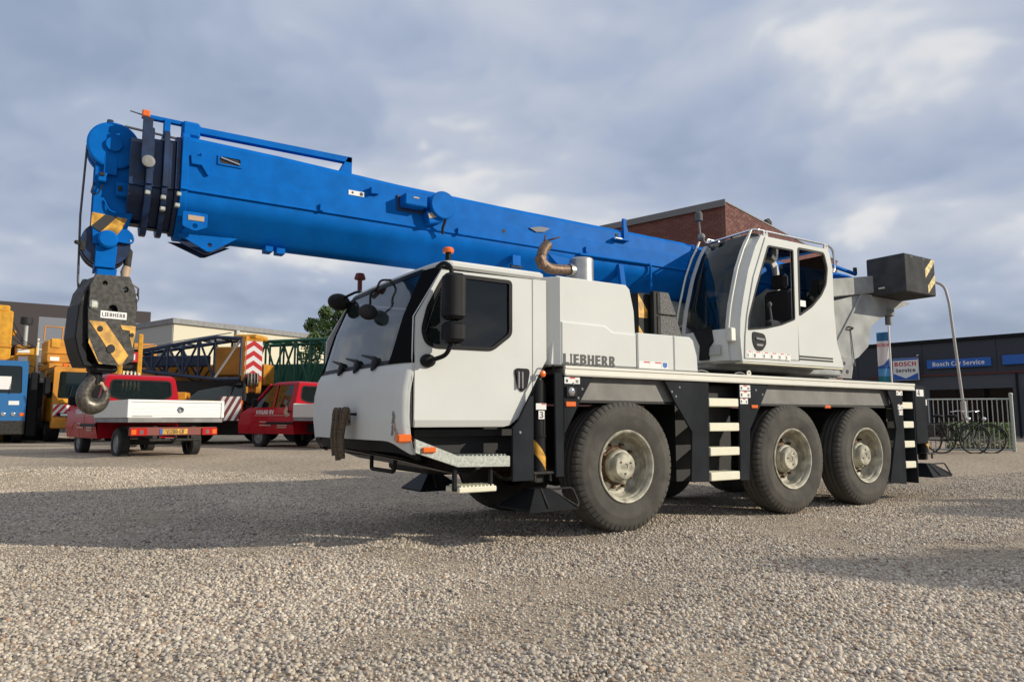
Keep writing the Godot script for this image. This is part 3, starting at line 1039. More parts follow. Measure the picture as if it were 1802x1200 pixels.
func jack(c: Node3D, x: float, z: float) -> void:        # one support leg: tube, striped foot, spreader plate
	var q := MB.new()
	q.cyl(V(x, 0.99, z), V(x, 1.53, z), 0.072, 20)
	q.cyl(V(x + 0.05, 1.2, z + 0.06), V(x + 0.05, 1.50, z + 0.06), 0.012, 6)
	var j := put("support_jack", q, M.black, c)
	q = MB.new()
	q.lathe([Vector2(0, 0.66), Vector2(0.085, 0.66), Vector2(0.085, 0.985), Vector2(0.095, 0.985), Vector2(0.095, 1.0), Vector2(0, 1.0)], Transform3D(Basis(Vector3.RIGHT, -PI / 2), V(x, 0, z)), 24)
	put("foot_tube", q, M.black, j)
	q = MB.new()                                         # yellow band that winds down the tube
	for i in 24:
		var u0 := PI * (-0.1 + 1.2 * i / 24.0)
		var u1 := PI * (-0.1 + 1.2 * (i + 1) / 24.0)
		var r := 0.0865
		var s0 := -cos(u0) * 0.115
		var s1 := -cos(u1) * 0.115
		var n0 := V(cos(u0), 0, sin(u0))
		var n1 := V(cos(u1), 0, sin(u1))
		var o := V(x, 0.80, z)
		q.quadn(o + n0 * r + V(0, s0 - 0.065, 0), o + n0 * r + V(0, s0 + 0.065, 0), o + n1 * r + V(0, s1 + 0.065, 0), o + n1 * r + V(0, s1 - 0.065, 0), n0, n0, n1, n1)
	put("foot_stripe", q, M.stripe_yellow, j)
	q = MB.new()
	q.box(x - 0.12, 0.635, z - 0.12, x + 0.12, 0.66, z + 0.12, 0.006)
	q.box(x - 0.05, 0.55, z - 0.05, x + 0.05, 0.64, z + 0.05, 0.01)
	for sx in [-0.09, 0.09]:
		q.cyl(V(x + sx, 0.57, z + 0.09), V(x + sx, 0.64, z + 0.09), 0.014, 8)
	put("foot_socket", q, M.dirty_black, j)
	# plate: a shallow pyramid with a carrying handle
	q = MB.new()
	var b := 0.27
	var yb := 0.31
	var p := [V(x - b, yb, z - b), V(x + b, yb, z - b), V(x + b, yb, z + b), V(x - b, yb, z + b)]
	var w := 0.09
	var t := [V(x - w, 0.50, z - w), V(x + w, 0.50, z - w), V(x + w, 0.50, z + w), V(x - w, 0.50, z + w)]
	var o := V(x, 0.38, z)
	for i in 4:
		var k := (i + 1) % 4
		var lift := V(0, 0.02, 0)
		q.oquad(p[i] + lift, p[k] + lift, t[k], t[i], o)
		q.oquad(p[i], p[k], p[k] + lift, p[i] + lift, o)
	q.oquad(t[0], t[1], t[2], t[3], o)
	q.oquad(p[0], p[1], p[2], p[3], o)
	put("spreader_plate", q, M.black, j)
	q = MB.new()
	q.tube(arc([V(x + w, 0.49, z + w), V(x + 0.30, 0.50, z + 0.16), V(x + 0.33, 0.36, z + 0.22), V(x + b, yb + 0.02, z + b)], 0.03), 0.011, 6)
	q.tube([V(x - 0.02, 0.50, z + w), V(x - 0.06, 0.34, z + b)], 0.011, 6)
	q.tube([V(x + w, 0.49, z + w), V(x + b, 0.34, z + b)], 0.011, 6)
	put("carrying_handle", q, M.dirty_black, j)

func wheel_proto(c: Node3D) -> Node3D:
	# axis along local +z, outer face at z = 0
	var w := Node3D.new()
	w.name = "wheel"
	c.add_child(w, true)
	var q := MB.new()
	var prof := [[0.345, -0.34], [0.50, -0.375], [0.60, -0.36], [0.640, -0.33]]
	var N := 60
	var rows: Array = []
	var pr0 := [[0.352, -0.335], [0.42, -0.372], [0.52, -0.378], [0.60, -0.355], [0.638, -0.335], [0.662, -0.318], [0.668, -0.285], [0.668, -0.262], [0.648, -0.258], [0.648, -0.246], [0.669, -0.242], [0.669, -0.196], [0.649, -0.192], [0.649, -0.180], [0.669, -0.176], [0.669, -0.13], [0.648, -0.126], [0.648, -0.114], [0.668, -0.110], [0.668, -0.085], [0.662, -0.052], [0.638, -0.036], [0.60, -0.016], [0.575, -0.006], [0.57, -0.010], [0.52, 0.006], [0.515, 0.002], [0.45, 0.003], [0.385, -0.018], [0.352, -0.035]]
	for i in pr0.size():
		var row: Array = []
		for k in N * 4:
			var a: float = TAU * (k / 4 + [0.0, 0.78, 0.81, 0.97][k % 4]) / N
			var r: float = pr0[i][0]
			var z: float = pr0[i][1]
			if k % 4 >= 2 and ((i >= 4 and i <= 6) or (i >= 19 and i <= 21)):
				r -= 0.011
				z += 0.006 if z < -0.2 else -0.006
			r *= 1.005
			row.append(V(r * cos(a), r * sin(a), z))
		row.append(row[0])
		rows.append(row)
	rows.reverse()
	q.grid(rows)
	var ty := put("tyre", q, M.rubber, w)
	q = MB.new()
	q.lathe([Vector2(0.372, -0.030), Vector2(0.374, -0.012), Vector2(0.366, -0.006), Vector2(0.352, -0.010), Vector2(0.336, -0.030), Vector2(0.330, -0.060), Vector2(0.318, -0.072), Vector2(0.312, -0.165), Vector2(0.290, -0.195), Vector2(0.262, -0.205), Vector2(0.205, -0.190)], Transform3D.IDENTITY, 48)
	var rim := put("rim", q, M.rim, w)
	q = MB.new()
	q.lathe([Vector2(0.26, -0.205), Vector2(0.205, -0.190), Vector2(0.195, -0.170), Vector2(0.165, -0.165)], Transform3D.IDENTITY, 36)
	put("wheel_disc", q, M.rust, w)
	q = MB.new()
	q.lathe([Vector2(0.175, -0.19), Vector2(0.172, -0.12), Vector2(0.160, -0.105), Vector2(0.145, -0.10), Vector2(0.140, -0.055), Vector2(0.128, -0.040), Vector2(0.03, -0.036), Vector2(0.028, -0.044), Vector2(0, -0.044)], Transform3D.IDENTITY, 36)
	var hub := put("hub", q, M.rim, w)
	q = MB.new()
	q.cyl(V(0, 0, -0.20), V(0, 0, -0.145), 0.019, 6)
	var nut := q.mesh()
	for i in 10:
		var a := TAU * i / 10.0 + 0.1
		share("wheel_nut", nut, M.rust, w, facing_z(0.225 * cos(a), 0.225 * sin(a), 0))
	q = MB.new()
	q.cyl(V(0, 0, -0.042), V(0, 0, -0.030), 0.010, 6)
	nut = q.mesh()
	for i in 3:
		var a := TAU * i / 3.0 + 0.5
		share("hub_bolt", nut, M.rust, w, facing_z(0.075 * cos(a), 0.075 * sin(a), 0))
	return w

func wheels(c: Node3D) -> void:
	var w := wheel_proto(c)
	var first := true
	for x in [-0.03, 2.71, 4.33]:
		for side in [1, -1]:
			var o: Node3D = w if first else w.duplicate()
			if not first:
				c.add_child(o, true)
				o.name = "wheel"
			first = false
			o.position = V(x, 0.672, 1.25 * side)
			o.rotation = Vector3(0, 0.0 if side == 1 else PI, 0)
			o.rotate_object_local(Vector3(0, 0, 1), x * 1.7)

func engine_cover(c: Node3D) -> void:
	# upper box, set back a little, over a wider lower one; the front upright edge is cut off at an angle
	var q := MB.new()
	var top := pl([-1.01, 1.675, -1.01, 2.555, -0.90, 2.575, 0.010, 2.575, 0.06, 2.53, 0.118, 2.30, 0.13, 2.06, 0.13, 1.675])
	q.prism(top, -1.15, 1.135, 0.0)
	q.prism(pl([-0.985, 1.70, -0.885, 2.575, 0.010, 2.575, 0.06, 2.53, 0.118, 2.30, 0.13, 2.06, 0.13, 1.675, -0.985, 1.675]), 1.1355, 1.20, 0.02)
	var e := put("engine_cover", q, M.white, c)
	pr("cover_lower_panel", e, M.white, [-0.885, 1.682, -0.885, 2.125, -0.31, 2.118, -0.20, 2.058, 0.128, 2.056, 0.128, 1.682], 1.19, 1.25, 0.022)
	pr("cover_upper_panel", e, M.white, [-0.885, 2.10, -0.905, 2.572, 0.010, 2.573, 0.062, 2.53, 0.118, 2.30, 0.13, 2.04, -0.20, 2.04, -0.31, 2.10], 1.18, 1.226, 0.012)
	pr("front_chamfer", e, M.white, [-0.03, 0.0, 0.08, 0.0, 0.115, 0.12, 0.105, 0.13, -0.03, 0.02], 1.682, 2.558, 0.004, Transform3D(Basis(Vector3(1, 0, 0), Vector3(0, 0, 1), Vector3(0, -1, 0)), V(-0.99, 4.24, 1.115)))
	var low := [0.136, 1.682, 0.136, 2.068, 0.664, 2.070, 0.664, 1.682]
	pr("battery_cover", e, M.white, low, 0.2, 1.25, 0.008)
	pr("rear_cover", e, M.white, [0.672, 1.682, 0.672, 2.070, 0.93, 2.072, 0.985, 2.035, 1.04, 1.86, 1.05, 1.682], 0.2, 1.25, 0.012)
	# heavy lettering, one letter after the other
	var lx := -0.852
	var letters := [["L", 0.060], ["I", 0.018], ["E", 0.058], ["B", 0.070], ["H", 0.074], ["E", 0.058], ["R", 0.074], ["R", 0.074]]
	for w in letters:
		for dx in [-0.0045, 0.0, 0.0045]:
			var o := text(w[0], 0.098, M.letter, e, facing_z(0, 0, 0), 1.0, "letter")
			var bb: AABB = o.mesh.get_aabb()
			var k: float = w[1] / bb.size.x
			o.transform = Transform3D(Basis.from_scale(V(k, 1, 1)), V(lx + dx - bb.position.x * k, 1.742 + absf(dx) * 0.5, 1.2515 + dx * 0.03))
		lx += w[1] + 0.0255
	for s in [[0.15, 0.30, 1.697, 1.768], [0.305, 0.47, 1.697, 1.768]]:
		bx("warning_sticker", e, M.sticker, s[0], s[2], 1.2502, s[1], s[3], 1.2514, 0.0)
		bx("sticker_band", e, M.sign_red, lerpf(s[0], s[1], 0.45), s[3] - 0.016, 1.2514, s[1], s[3] - 0.002, 1.252, 0.0)
	bx("warning_sticker", e, M.sticker, 0.485, 1.70, 1.2502, 0.57, 1.772, 1.2514, 0.0)
	pr("sticker_arrow", e, M.sign_blue, [0.495, 1.765, 0.56, 1.765, 0.56, 1.72, 0.527, 1.705, 0.495, 1.72], 1.2514, 1.252, 0.0)
	# exhaust
	q = MB.new()
	q.lathe([Vector2(0, 2.5), Vector2(0.13, 2.5), Vector2(0.13, 2.85), Vector2(0.118, 2.865), Vector2(0, 2.865)], Transform3D(Basis(Vector3.RIGHT, -PI / 2), V(-0.36, 0, 0.93)), 28)
	var ex := put("exhaust_silencer", q, M.steel, c)
	tb("exhaust_pipe", ex, M.rust_pipe, arc([V(-0.44, 2.73, 0.93), V(-0.86, 2.70, 0.93), V(-0.92, 2.84, 0.93), V(-0.80, 2.97, 0.93)], 0.14, 10), 0.055, 16)
	tb("pipe_clamp", ex, M.steel, [V(-0.53, 2.72, 0.93), V(-0.48, 2.725, 0.93)], 0.072, 16)
	q = MB.new()
	q.prism(circle(0, 0, 0.088, 20), -0.006, 0.006, 0.0, Transform3D(Basis(Vector3.RIGHT, -PI / 2) * Basis(Vector3(0, 1, 0), 0.2), V(-0.74, 3.03, 0.93)).rotated_local(Vector3(0, 1, 0), -0.55))
	q.cyl(V(-0.87, 2.92, 0.93), V(-0.83, 3.06, 0.93), 0.008, 6)
	put("rain_flap", q, M.rust, ex)

func chocks() -> void:
	for i in 2:
		var t := thing("wheel_chock", ["grey steel wheel chock stowed upright, upper of the pair", "grey steel wheel chock stowed upright, lower of the pair"][i], "wheel chock", V(0.78, 2.068 + (0.27 if i == 0 else 0.0), 0.95), 0.0, "wheel chocks")
		pr("wedge", t, M.chock, [-0.10, 0.0, 0.27 if i == 1 else 0.17, 0.0, 0.16 if i == 1 else 0.05, 0.26, -0.10, 0.26], -0.08, 0.09, 0.01)
		pr("side_plate", t, M.dirty_black, [-0.145, 0.0, -0.10, 0.0, -0.10, 0.25, -0.145, 0.24], -0.10, 0.10, 0.004)

func boom(c: Node3D) -> void:
	# closed section: flat upper plates, lip along the side, rounded trough below
	var sec := func(s: float, top: float) -> Array:
		var r: Array = []
		var up := [[0.0, top], [0.22, top], [0.285, top - 0.018], [0.318, top - 0.06], [0.322, 3.29], [0.322, 3.283], [0.325, 3.278], [0.325, 3.128], [0.330, 3.118], [0.330, 3.108], [0.306, 3.104]]
		for e in up:
			r.append(Vector2(e[0], e[1]))
		for e in [[0.305, 3.075], [0.302, 3.05], [0.296, 3.025], [0.286, 3.0], [0.271, 2.975], [0.252, 2.952], [0.205, 2.90], [0.155, 2.845], [0.108, 2.796], [0.07, 2.767], [0.035, 2.751], [0.0, 2.746]]:
			r.append(Vector2(e[0], e[1]))
		return r
	var q := MB.new()
	var g: Array = []
	for e in [[-4.22, 3.615], [-3.4, 3.60], [-2.2, 3.55], [-1.0, 3.53], [2.3, 3.51], [5.7, 3.50]]:
		var s: Array = sec.call(0, e[1])
		var ring: Array = []
		for i in s.size():
			ring.append(V(e[0], s[i].y, s[i].x - 0.01))
		for i in range(s.size() - 2, 0, -1):
			ring.append(V(e[0], s[i].y, -s[i].x - 0.01))
		ring.append(ring[0])
		g.append(ring)
	# smooth only round the trough; crisp elsewhere
	for i in g.size() - 1:
		for k in g[0].size() - 1:
			var low: bool = (k >= 10 and k <= 33)
			var a: Vector3 = g[i][k]
			var b: Vector3 = g[i + 1][k]
			var d: Vector3 = g[i + 1][k + 1]
			var f: Vector3 = g[i][k + 1]
			if low and k > 10 and k < 33:
				var ta: Vector3 = g[i][k + 1] - g[i][k - 1]
				var tb2: Vector3 = g[i][k + 2] - g[i][k]
				var na := V(0, -ta.z, ta.y).normalized() * -1.0
				var nb := V(0, -tb2.z, tb2.y).normalized() * -1.0
				q.quadn(f, d, b, a, nb, nb, na, na)
			else:
				q.quad(f, d, b, a)
	var bm := put("boom", q, M.blue, c)
	# end frame of the base section
	var collar := func(x0: float, x1: float, grow: float, m: Material, called: String) -> void:
		var o: Array = sec.call(0, 3.615 + grow)
		var r := PackedVector2Array()
		for p in o:
			r.append(Vector2(-(p.x + grow), p.y if p.y > 3.0 else p.y - grow * (3.06 - p.y) / 0.315))
		for i in range(o.size() - 2, 0, -1):
			var p: Vector2 = o[i]
			r.append(Vector2(p.x + grow, p.y if p.y > 3.0 else p.y - grow * (3.06 - p.y) / 0.315))
		var k := MB.new()
		k.prism(r, x0, x1, 0.004, Transform3D(YZ, V(0, 0, -0.01)))
		put(called, k, m, bm)
	collar.call(-4.235, -4.175, 0.018, M.blue, "end_collar")
	collar.call(-4.275, -4.236, -0.015, M.navy, "wear_pad_frame")
	collar.call(-4.33, -4.276, -0.045, M.navy, "telescopic_section")
	collar.call(-4.375, -4.331, 0.010, M.navy, "end_collar")
	collar.call(-4.45, -4.376, -0.055, M.navy, "telescopic_section")
	collar.call(-4.50, -4.451, 0.014, M.navy, "end_collar")
	collar.call(-4.62, -4.501, -0.075, M.navy, "telescopic_section")
	for e in [[-4.36, 3.0], [-4.36, 2.90], [-4.24, 3.05], [-4.25, 2.95], [-4.48, 3.02]]:
		bx("wear_pad_bolt", bm, M.galv, e[0] - 0.02, e[1], 0.27, e[0] + 0.02, e[1] + 0.035, 0.315, 0.006)
	# upper edge rail with brackets, orange lamp, long folding arm
	q = MB.new()
	q.box(-4.55, 3.70, 0.20, -4.18, 3.735, 0.25, 0.004)
	for x in [-4.52, -4.38, -4.23]:
		q.box(x, 3.56, 0.19, x + 0.05, 3.715, 0.27, 0.004)
	put("edge_guard", q, M.blue, bm)
	pr("head_lamp_bracket", bm, M.navy, [-4.545, 3.30, -4.47, 3.30, -4.47, 3.68, -4.545, 3.68], 0.30, 0.335, 0.004)
	q = MB.new()
	q.lathe([Vector2(0, 0), Vector2(0.05, 0), Vector2(0.05, 0.02), Vector2(0.03, 0.025), Vector2(0, 0.025)], Transform3D(Basis.IDENTITY, V(-4.49, 3.29, 0.34)), 18)
	put("roller", q, M.grey, bm)
	bx("orange_lamp", bm, M.orange, -4.555, 3.685, 0.26, -4.495, 3.745, 0.32, 0.008)
	tb("aerial", bm, M.wire, [V(-4.64, 3.735, 0.24), V(-4.54, 3.72, 0.24)], 0.006, 5)
	q = MB.new()
	q.box(-4.14, 3.665, 0.20, -2.70, 3.725, 0.27, 0.004, Transform3D(Basis(Vector3(0, 0, 1), 0.008), Vector3(0.03, 0.018, 0)))
	q.box(-4.24, 3.60, 0.19, -4.09, 3.74, 0.28, 0.02)
	put("folding_arm", q, M.blue, bm)
	pr("arm_foot", bm, M.blue, [-2.83, 3.55, -2.70, 3.55, -2.70, 3.72, -2.745, 3.72], 0.20, 0.27, 0.004)
	tb("hoist_rope", bm, M.wire, [V(-4.66, 3.68, 0.0), V(-4.1, 3.655, 0.0), V(-1.0, 3.56, 0.0), V(4.0, 3.57, 0.0)], 0.011, 6)
	# side details
	q = MB.new()
	q.plate(rounded(pl([-3.945, 3.385, -3.735, 3.385, -3.735, 3.475, -3.945, 3.475]), 0.012), [rounded(pl([-3.93, 3.40, -3.755, 3.40, -3.755, 3.462, -3.93, 3.462]), 0.02)], 0.308, 0.322)
	put("side_opening", q, M.blue, bm)
	bx("opening_back", bm, M.dark, -3.94, 3.39, 0.306, -3.74, 3.47, 0.3135, 0.0)
	tb("latch_bar", bm, M.chrome, [V(-3.92, 3.45, 0.322), V(-3.76, 3.415, 0.322)], 0.008, 8)
	pr("side_step_plate", bm, M.blue, [-4.17, 3.42, -4.09, 3.42, -4.09, 3.45, -4.06, 3.45, -4.06, 3.36, -4.02, 3.36, -4.02, 3.26, -4.03, 3.26, -4.08, 3.34, -4.16, 3.34], 0.305, 0.345, 0.004)
	bx("name_plate", bm, M.tan, -4.16, 2.855, 0.292, -4.03, 2.90, 0.300, 0.002)
	q = MB.new()
	q.plate(rounded(pl([-4.20, 2.93, -4.0, 2.93, -4.0, 2.81, -4.10, 2.765, -4.20, 2.80]), 0.02), [circle(-4.10, 2.81, 0.022, 12)], 0.270, 0.294)
	put("lifting_lug", q, M.blue, bm)
	q = MB.new()
	q.plate(pl([-4.22, 2.76, -3.72, 2.78, -3.93, 2.635, -3.97, 2.63]), [circle(-3.95, 2.69, 0.02, 12)], 0.13, 0.155)
	put("lower_lug", q, M.blue, bm)
	for z in [-0.02, -0.20]:
		pr("lower_lug", bm, M.navy, [-4.25, 2.75, -3.72, 2.76, -3.93, 2.645, -3.97, 2.64], z, z + 0.02, 0.0)
	q = MB.new()
	q.box(-3.47, 2.70, 0.02, -3.40, 2.75, 0.16, 0.004)
	q.box(-3.37, 2.69, 0.05, -3.29, 2.745, 0.16, 0.004)
	put("rope_guide", q, M.blue, bm)
	q = MB.new()
	q.box(-2.745, 3.325, 0.312, -2.585, 3.372, 0.3165, 0.0)
	put("boom_sticker", q, M.sticker, bm)
	q = MB.new()
	q.prism(circle(-2.615, 3.348, 0.019, 14), 0.3165, 0.3172)
	q.prism(circle(-2.705, 3.35, 0.012, 12), 0.3165, 0.3172)
	put("sticker_print", q, M.letter, bm)
	q = MB.new()
	q.box(-2.535, 3.36, 0.305, -2.50, 3.43, 0.37, 0.004)
	q.box(-2.50, 3.37, 0.305, -2.44, 3.42, 0.35, 0.004)
	put("side_bracket", q, M.blue, bm)
	# junction box and cable drum
	q = MB.new()
	q.box(-2.21, 3.285, 0.305, -1.965, 3.405, 0.46, 0.012)
	put("junction_box", q, M.blue, bm)
	bx("box_back_plate", bm, M.navy, -2.24, 3.25, 0.306, -1.93, 3.41, 0.33, 0.004)
	bx("box_sticker", bm, M.tan, -2.12, 3.36, 0.461, -2.06, 3.375, 0.4625, 0.0)
	q = MB.new()
	q.lathe([Vector2(0, 0.30), Vector2(0.145, 0.30), Vector2(0.145, 0.33), Vector2(0.12, 0.335), Vector2(0.12, 0.40), Vector2(0.145, 0.405), Vector2(0.145, 0.455), Vector2(0.135, 0.465), Vector2(0, 0.465)], Transform3D(Basis.IDENTITY, V(-1.78, 3.345, 0)), 36)
	put("cable_drum", q, M.blue, bm)
	q = MB.new()
	q.box(-2.0, 3.17, 0.31, -1.83, 3.30, 0.42, 0.01, Transform3D(Basis(Vector3(0, 0, 1), 0.25), Vector3(0.80, 0.56, 0)))
	put("drum_motor", q, M.blue, bm)
	bx("motor_plate", bm, M.tan, -1.99, 3.225, 0.421, -1.89, 3.275, 0.425, 0.0, Transform3D(Basis(Vector3(0, 0, 1), 0.25), Vector3(0.80, 0.56, 0)))
	tb("drum_cable", bm, M.dark, [V(-1.74, 3.21, 0.43), V(-1.745, 3.12, 0.37), V(-1.73, 3.07, 0.35)], 0.016, 6)
	for e in [[-3.03, 3.11], [-1.55, 3.10], [0.18, 3.13]]:
		bx("rail_stop", bm, M.blue, e[0], e[1], 0.318, e[0] + 0.035, e[1] + 0.07, 0.345, 0.004)
	q = MB.new()
	for e in [[-2.07, 3.43], [-0.96, 3.225], [0.70, 3.42]]:
		q.prism(circle(e[0], e[1], 0.022, 14), 0.305, 0.317)
	put("bolt_holes", q, M.dark, bm)
	bx("rope_clip", bm, M.blue, -0.83, 2.86, 0.27, -0.72, 2.98, 0.30, 0.004)
	bx("rope_clip", bm, M.dark, -0.84, 2.84, 0.26, -0.70, 2.87, 0.29, 0.0)
	# bracket sheets for the jib hanger near the cylinder head
	pr("side_shield", bm, M.navy, [-0.62, 3.31, -0.48, 3.345, -0.33, 3.345, -0.42, 3.29, -0.53, 3.275], 0.305, 0.33, 0.0)
	pr("cylinder_bracket", bm, M.blue, [-0.35, 3.06, 0.15, 3.02, 0.30, 2.72, 0.42, 2.62, 0.20, 2.62, -0.05, 2.82], 0.27, 0.30, 0.006)
	tb("guard_loop", bm, M.blue, arc([V(0.10, 3.10, 0.33), V(1.18, 3.115, 0.33), V(1.24, 3.12, 0.33), V(1.27, 2.80, 0.30)], 0.05), 0.016, 8)
	pr("reinforcement", bm, M.blue, [0.72, 3.06, 0.80, 3.06, 0.84, 2.80, 0.76, 2.78], 0.26, 0.315, 0.004)
	q = MB.new()
	q.prism(pl([0.80, 3.36, 0.86, 3.36, 0.87, 3.50, 0.845, 3.56, 0.845, 3.64, 0.79, 3.64, 0.79, 3.54]), 0.30, 0.335, 0.004)
	q.box(0.62, 3.35, 0.31, 0.86, 3.375, 0.37, 0.004)
	put("jib_hanger", q, M.blue, bm)
	bx("hanger_pin", bm, M.chrome, 0.60, 3.34, 0.35, 0.72, 3.37, 0.40, 0.01)

func boom_head(c: Node3D) -> void:
	var q := MB.new()
	var plate := pl([-4.86, 3.44, -4.80, 3.58, -4.70, 3.60, -4.56, 3.55, -4.52, 3.30, -4.54, 2.98, -4.60, 2.74, -4.67, 2.62, -4.84, 2.60, -4.86, 2.80])
	q.prism(plate, 0.15, 0.18, 0.004)
	q.prism(plate, -0.20, -0.17, 0.004)
	q.box(-4.62, 2.90, -0.17, -4.54, 3.50, 0.15)
	var h := put("boom_head", q, M.blue, c)
	h.position.z = -0.11
	# top sheave under its guard
	q = MB.new()
	q.lathe([Vector2(0.03, -0.10), Vector2(0.19, -0.10), Vector2(0.19, -0.04), Vector2(0.165, -0.02), Vector2(0.165, 0.02), Vector2(0.19, 0.04), Vector2(0.19, 0.10), Vector2(0.03, 0.10)], Transform3D(Basis.IDENTITY, V(-4.735, 3.47, 0.0)), 40)
	put("top_sheave", q, M.blue, h)
	q = MB.new()
	q.lathe([Vector2(0, 0.18), Vector2(0.20, 0.18), Vector2(0.20, 0.205), Vector2(0.185, 0.212), Vector2(0.06, 0.212), Vector2(0.06, 0.24), Vector2(0, 0.24)], Transform3D(Basis.IDENTITY, V(-4.735, 3.46, 0.0)), 40)
	put("sheave_cheek", q, M.blue, h)
	q = MB.new()
	q.box(-4.79, 3.60, 0.10, -4.75, 3.70, 0.14, 0.004)
	q.box(-4.795, 3.66, 0.09, -4.745, 3.705, 0.15, 0.01)
	put("rope_keeper", q, M.navy, h)
	# service box, small lamp and plug on the cheek
	q = MB.new()
	q.box(-4.80, 3.20, 0.18, -4.70, 3.36, 0.215, 0.004)
	q.box(-4.84, 3.12, 0.18, -4.77, 3.20, 0.25, 0.01)
	q.box(-4.70, 3.02, 0.18, -4.60, 3.14, 0.25, 0.01)
	put("head_box", q, M.blue, h)
	q = MB.new()
	q.box(-4.83, 3.165, 0.25, -4.79, 3.195, 0.262, 0.004)
	q.box(-4.69, 3.06, 0.25, -4.66, 3.10, 0.27, 0.004)
	put("head_plug", q, M.dark, h)
	tb("head_cable", h, M.dark, arc([V(-4.86, 3.12, 0.19), V(-4.88, 3.02, 0.19), V(-4.83, 3.02, 0.2), V(-4.80, 3.10, 0.22)], 0.02), 0.006, 5)
	tb("head_cable", h, M.blue, arc([V(-4.78, 2.98, 0.19), V(-4.74, 2.88, 0.21), V(-4.62, 2.88, 0.21), V(-4.60, 2.98, 0.19)], 0.05), 0.007, 5)
	# hazard plate
	pr("hazard_plate", h, M.stripe_yellow, [-4.862, 2.865, -4.60, 2.845, -4.63, 2.76, -4.69, 2.66, -4.862, 2.745], 0.18, 0.186, 0.0)
	pr("hazard_stripe", h, M.letter, [-4.765, 2.857, -4.675, 2.85, -4.79, 2.705, -4.862, 2.745], 0.186, 0.188, 0.0)
	# lower sheave and hanging bracket
	q = MB.new()
	q.lathe([Vector2(0, -0.15), Vector2(0.185, -0.15), Vector2(0.185, -0.11), Vector2(0.155, -0.09), Vector2(0.155, -0.05), Vector2(0.185, -0.03), Vector2(0.185, 0.03), Vector2(0.155, 0.05), Vector2(0.155, 0.09), Vector2(0.185, 0.11), Vector2(0.185, 0.14), Vector2(0.0, 0.14)], Transform3D(Basis.IDENTITY, V(-4.745, 2.62, 0.0)), 40)
	put("lower_sheave", q, M.navy, h)
	q = MB.new()
	q.lathe([Vector2(0, 0.13), Vector2(0.075, 0.13), Vector2(0.075, 0.22), Vector2(0.06, 0.232), Vector2(0, 0.232)], Transform3D(Basis.IDENTITY, V(-4.735, 2.645, 0.0)), 24)
	put("sheave_pin", q, M.blue, h)
	pr("lower_bracket", h, M.blue, [-4.82, 2.60, -4.66, 2.60, -4.67, 2.41, -4.82, 2.41], -0.17, 0.172, 0.006)
	pr("lower_bracket", h, M.blue, [-4.80, 2.41, -4.65, 2.41, -4.655, 2.335, -4.80, 2.335], -0.12, 0.15, 0.006)
	q = MB.new()
	q.plate(rounded(pl([-4.64, 2.80, -4.55, 2.72, -4.535, 2.66, -4.56, 2.635, -4.68, 2.64]), 0.02), [circle(-4.565, 2.665, 0.014, 10)], 0.15, 0.178)
	put("anchor_lug", q, M.blue, h)
	q = MB.new()
	q.tube([V(-4.60, 2.62, 0.10), V(-4.57, 2.58, 0.10), V(-4.575, 2.44, 0.10)], [0.03, 0.034, 0.03], 10)
	put("limit_switch", q, M.dirty_black, h)
	q = MB.new()
	q.tube([V(-4.575, 2.45, 0.10), V(-4.585, 2.40, 0.10), V(-4.59, 2.345, 0.10)], [0.034, 0.04, 0.028], 10)
	put("rope_socket", q, M.tan, h)
	q = MB.new()
	q.tube([V(-4.90, 2.58, 0.12), V(-4.95, 2.60, 0.14)], 0.012, 6)
	q.ball(V(-4.955, 2.605, 0.14), V(0.018, 0.018, 0.018), 8, 6)
	q.box(-4.93, 2.54, 0.10, -4.89, 2.62, 0.15, 0.004)
	put("rope_guard", q, M.dirty_black, h)
	# hoist rope falls
	tb("rope_fall", h, M.wire, [V(-4.925, 3.47, 0.06), V(-4.94, 2.85, 0.06), V(-4.925, 2.30, 0.06), V(-4.90, 2.10, 0.06)], 0.010, 6)
	tb("rope_fall", h, M.wire, [V(-4.59, 2.35, 0.10), V(-4.59, 2.25, 0.09)], 0.012, 6)

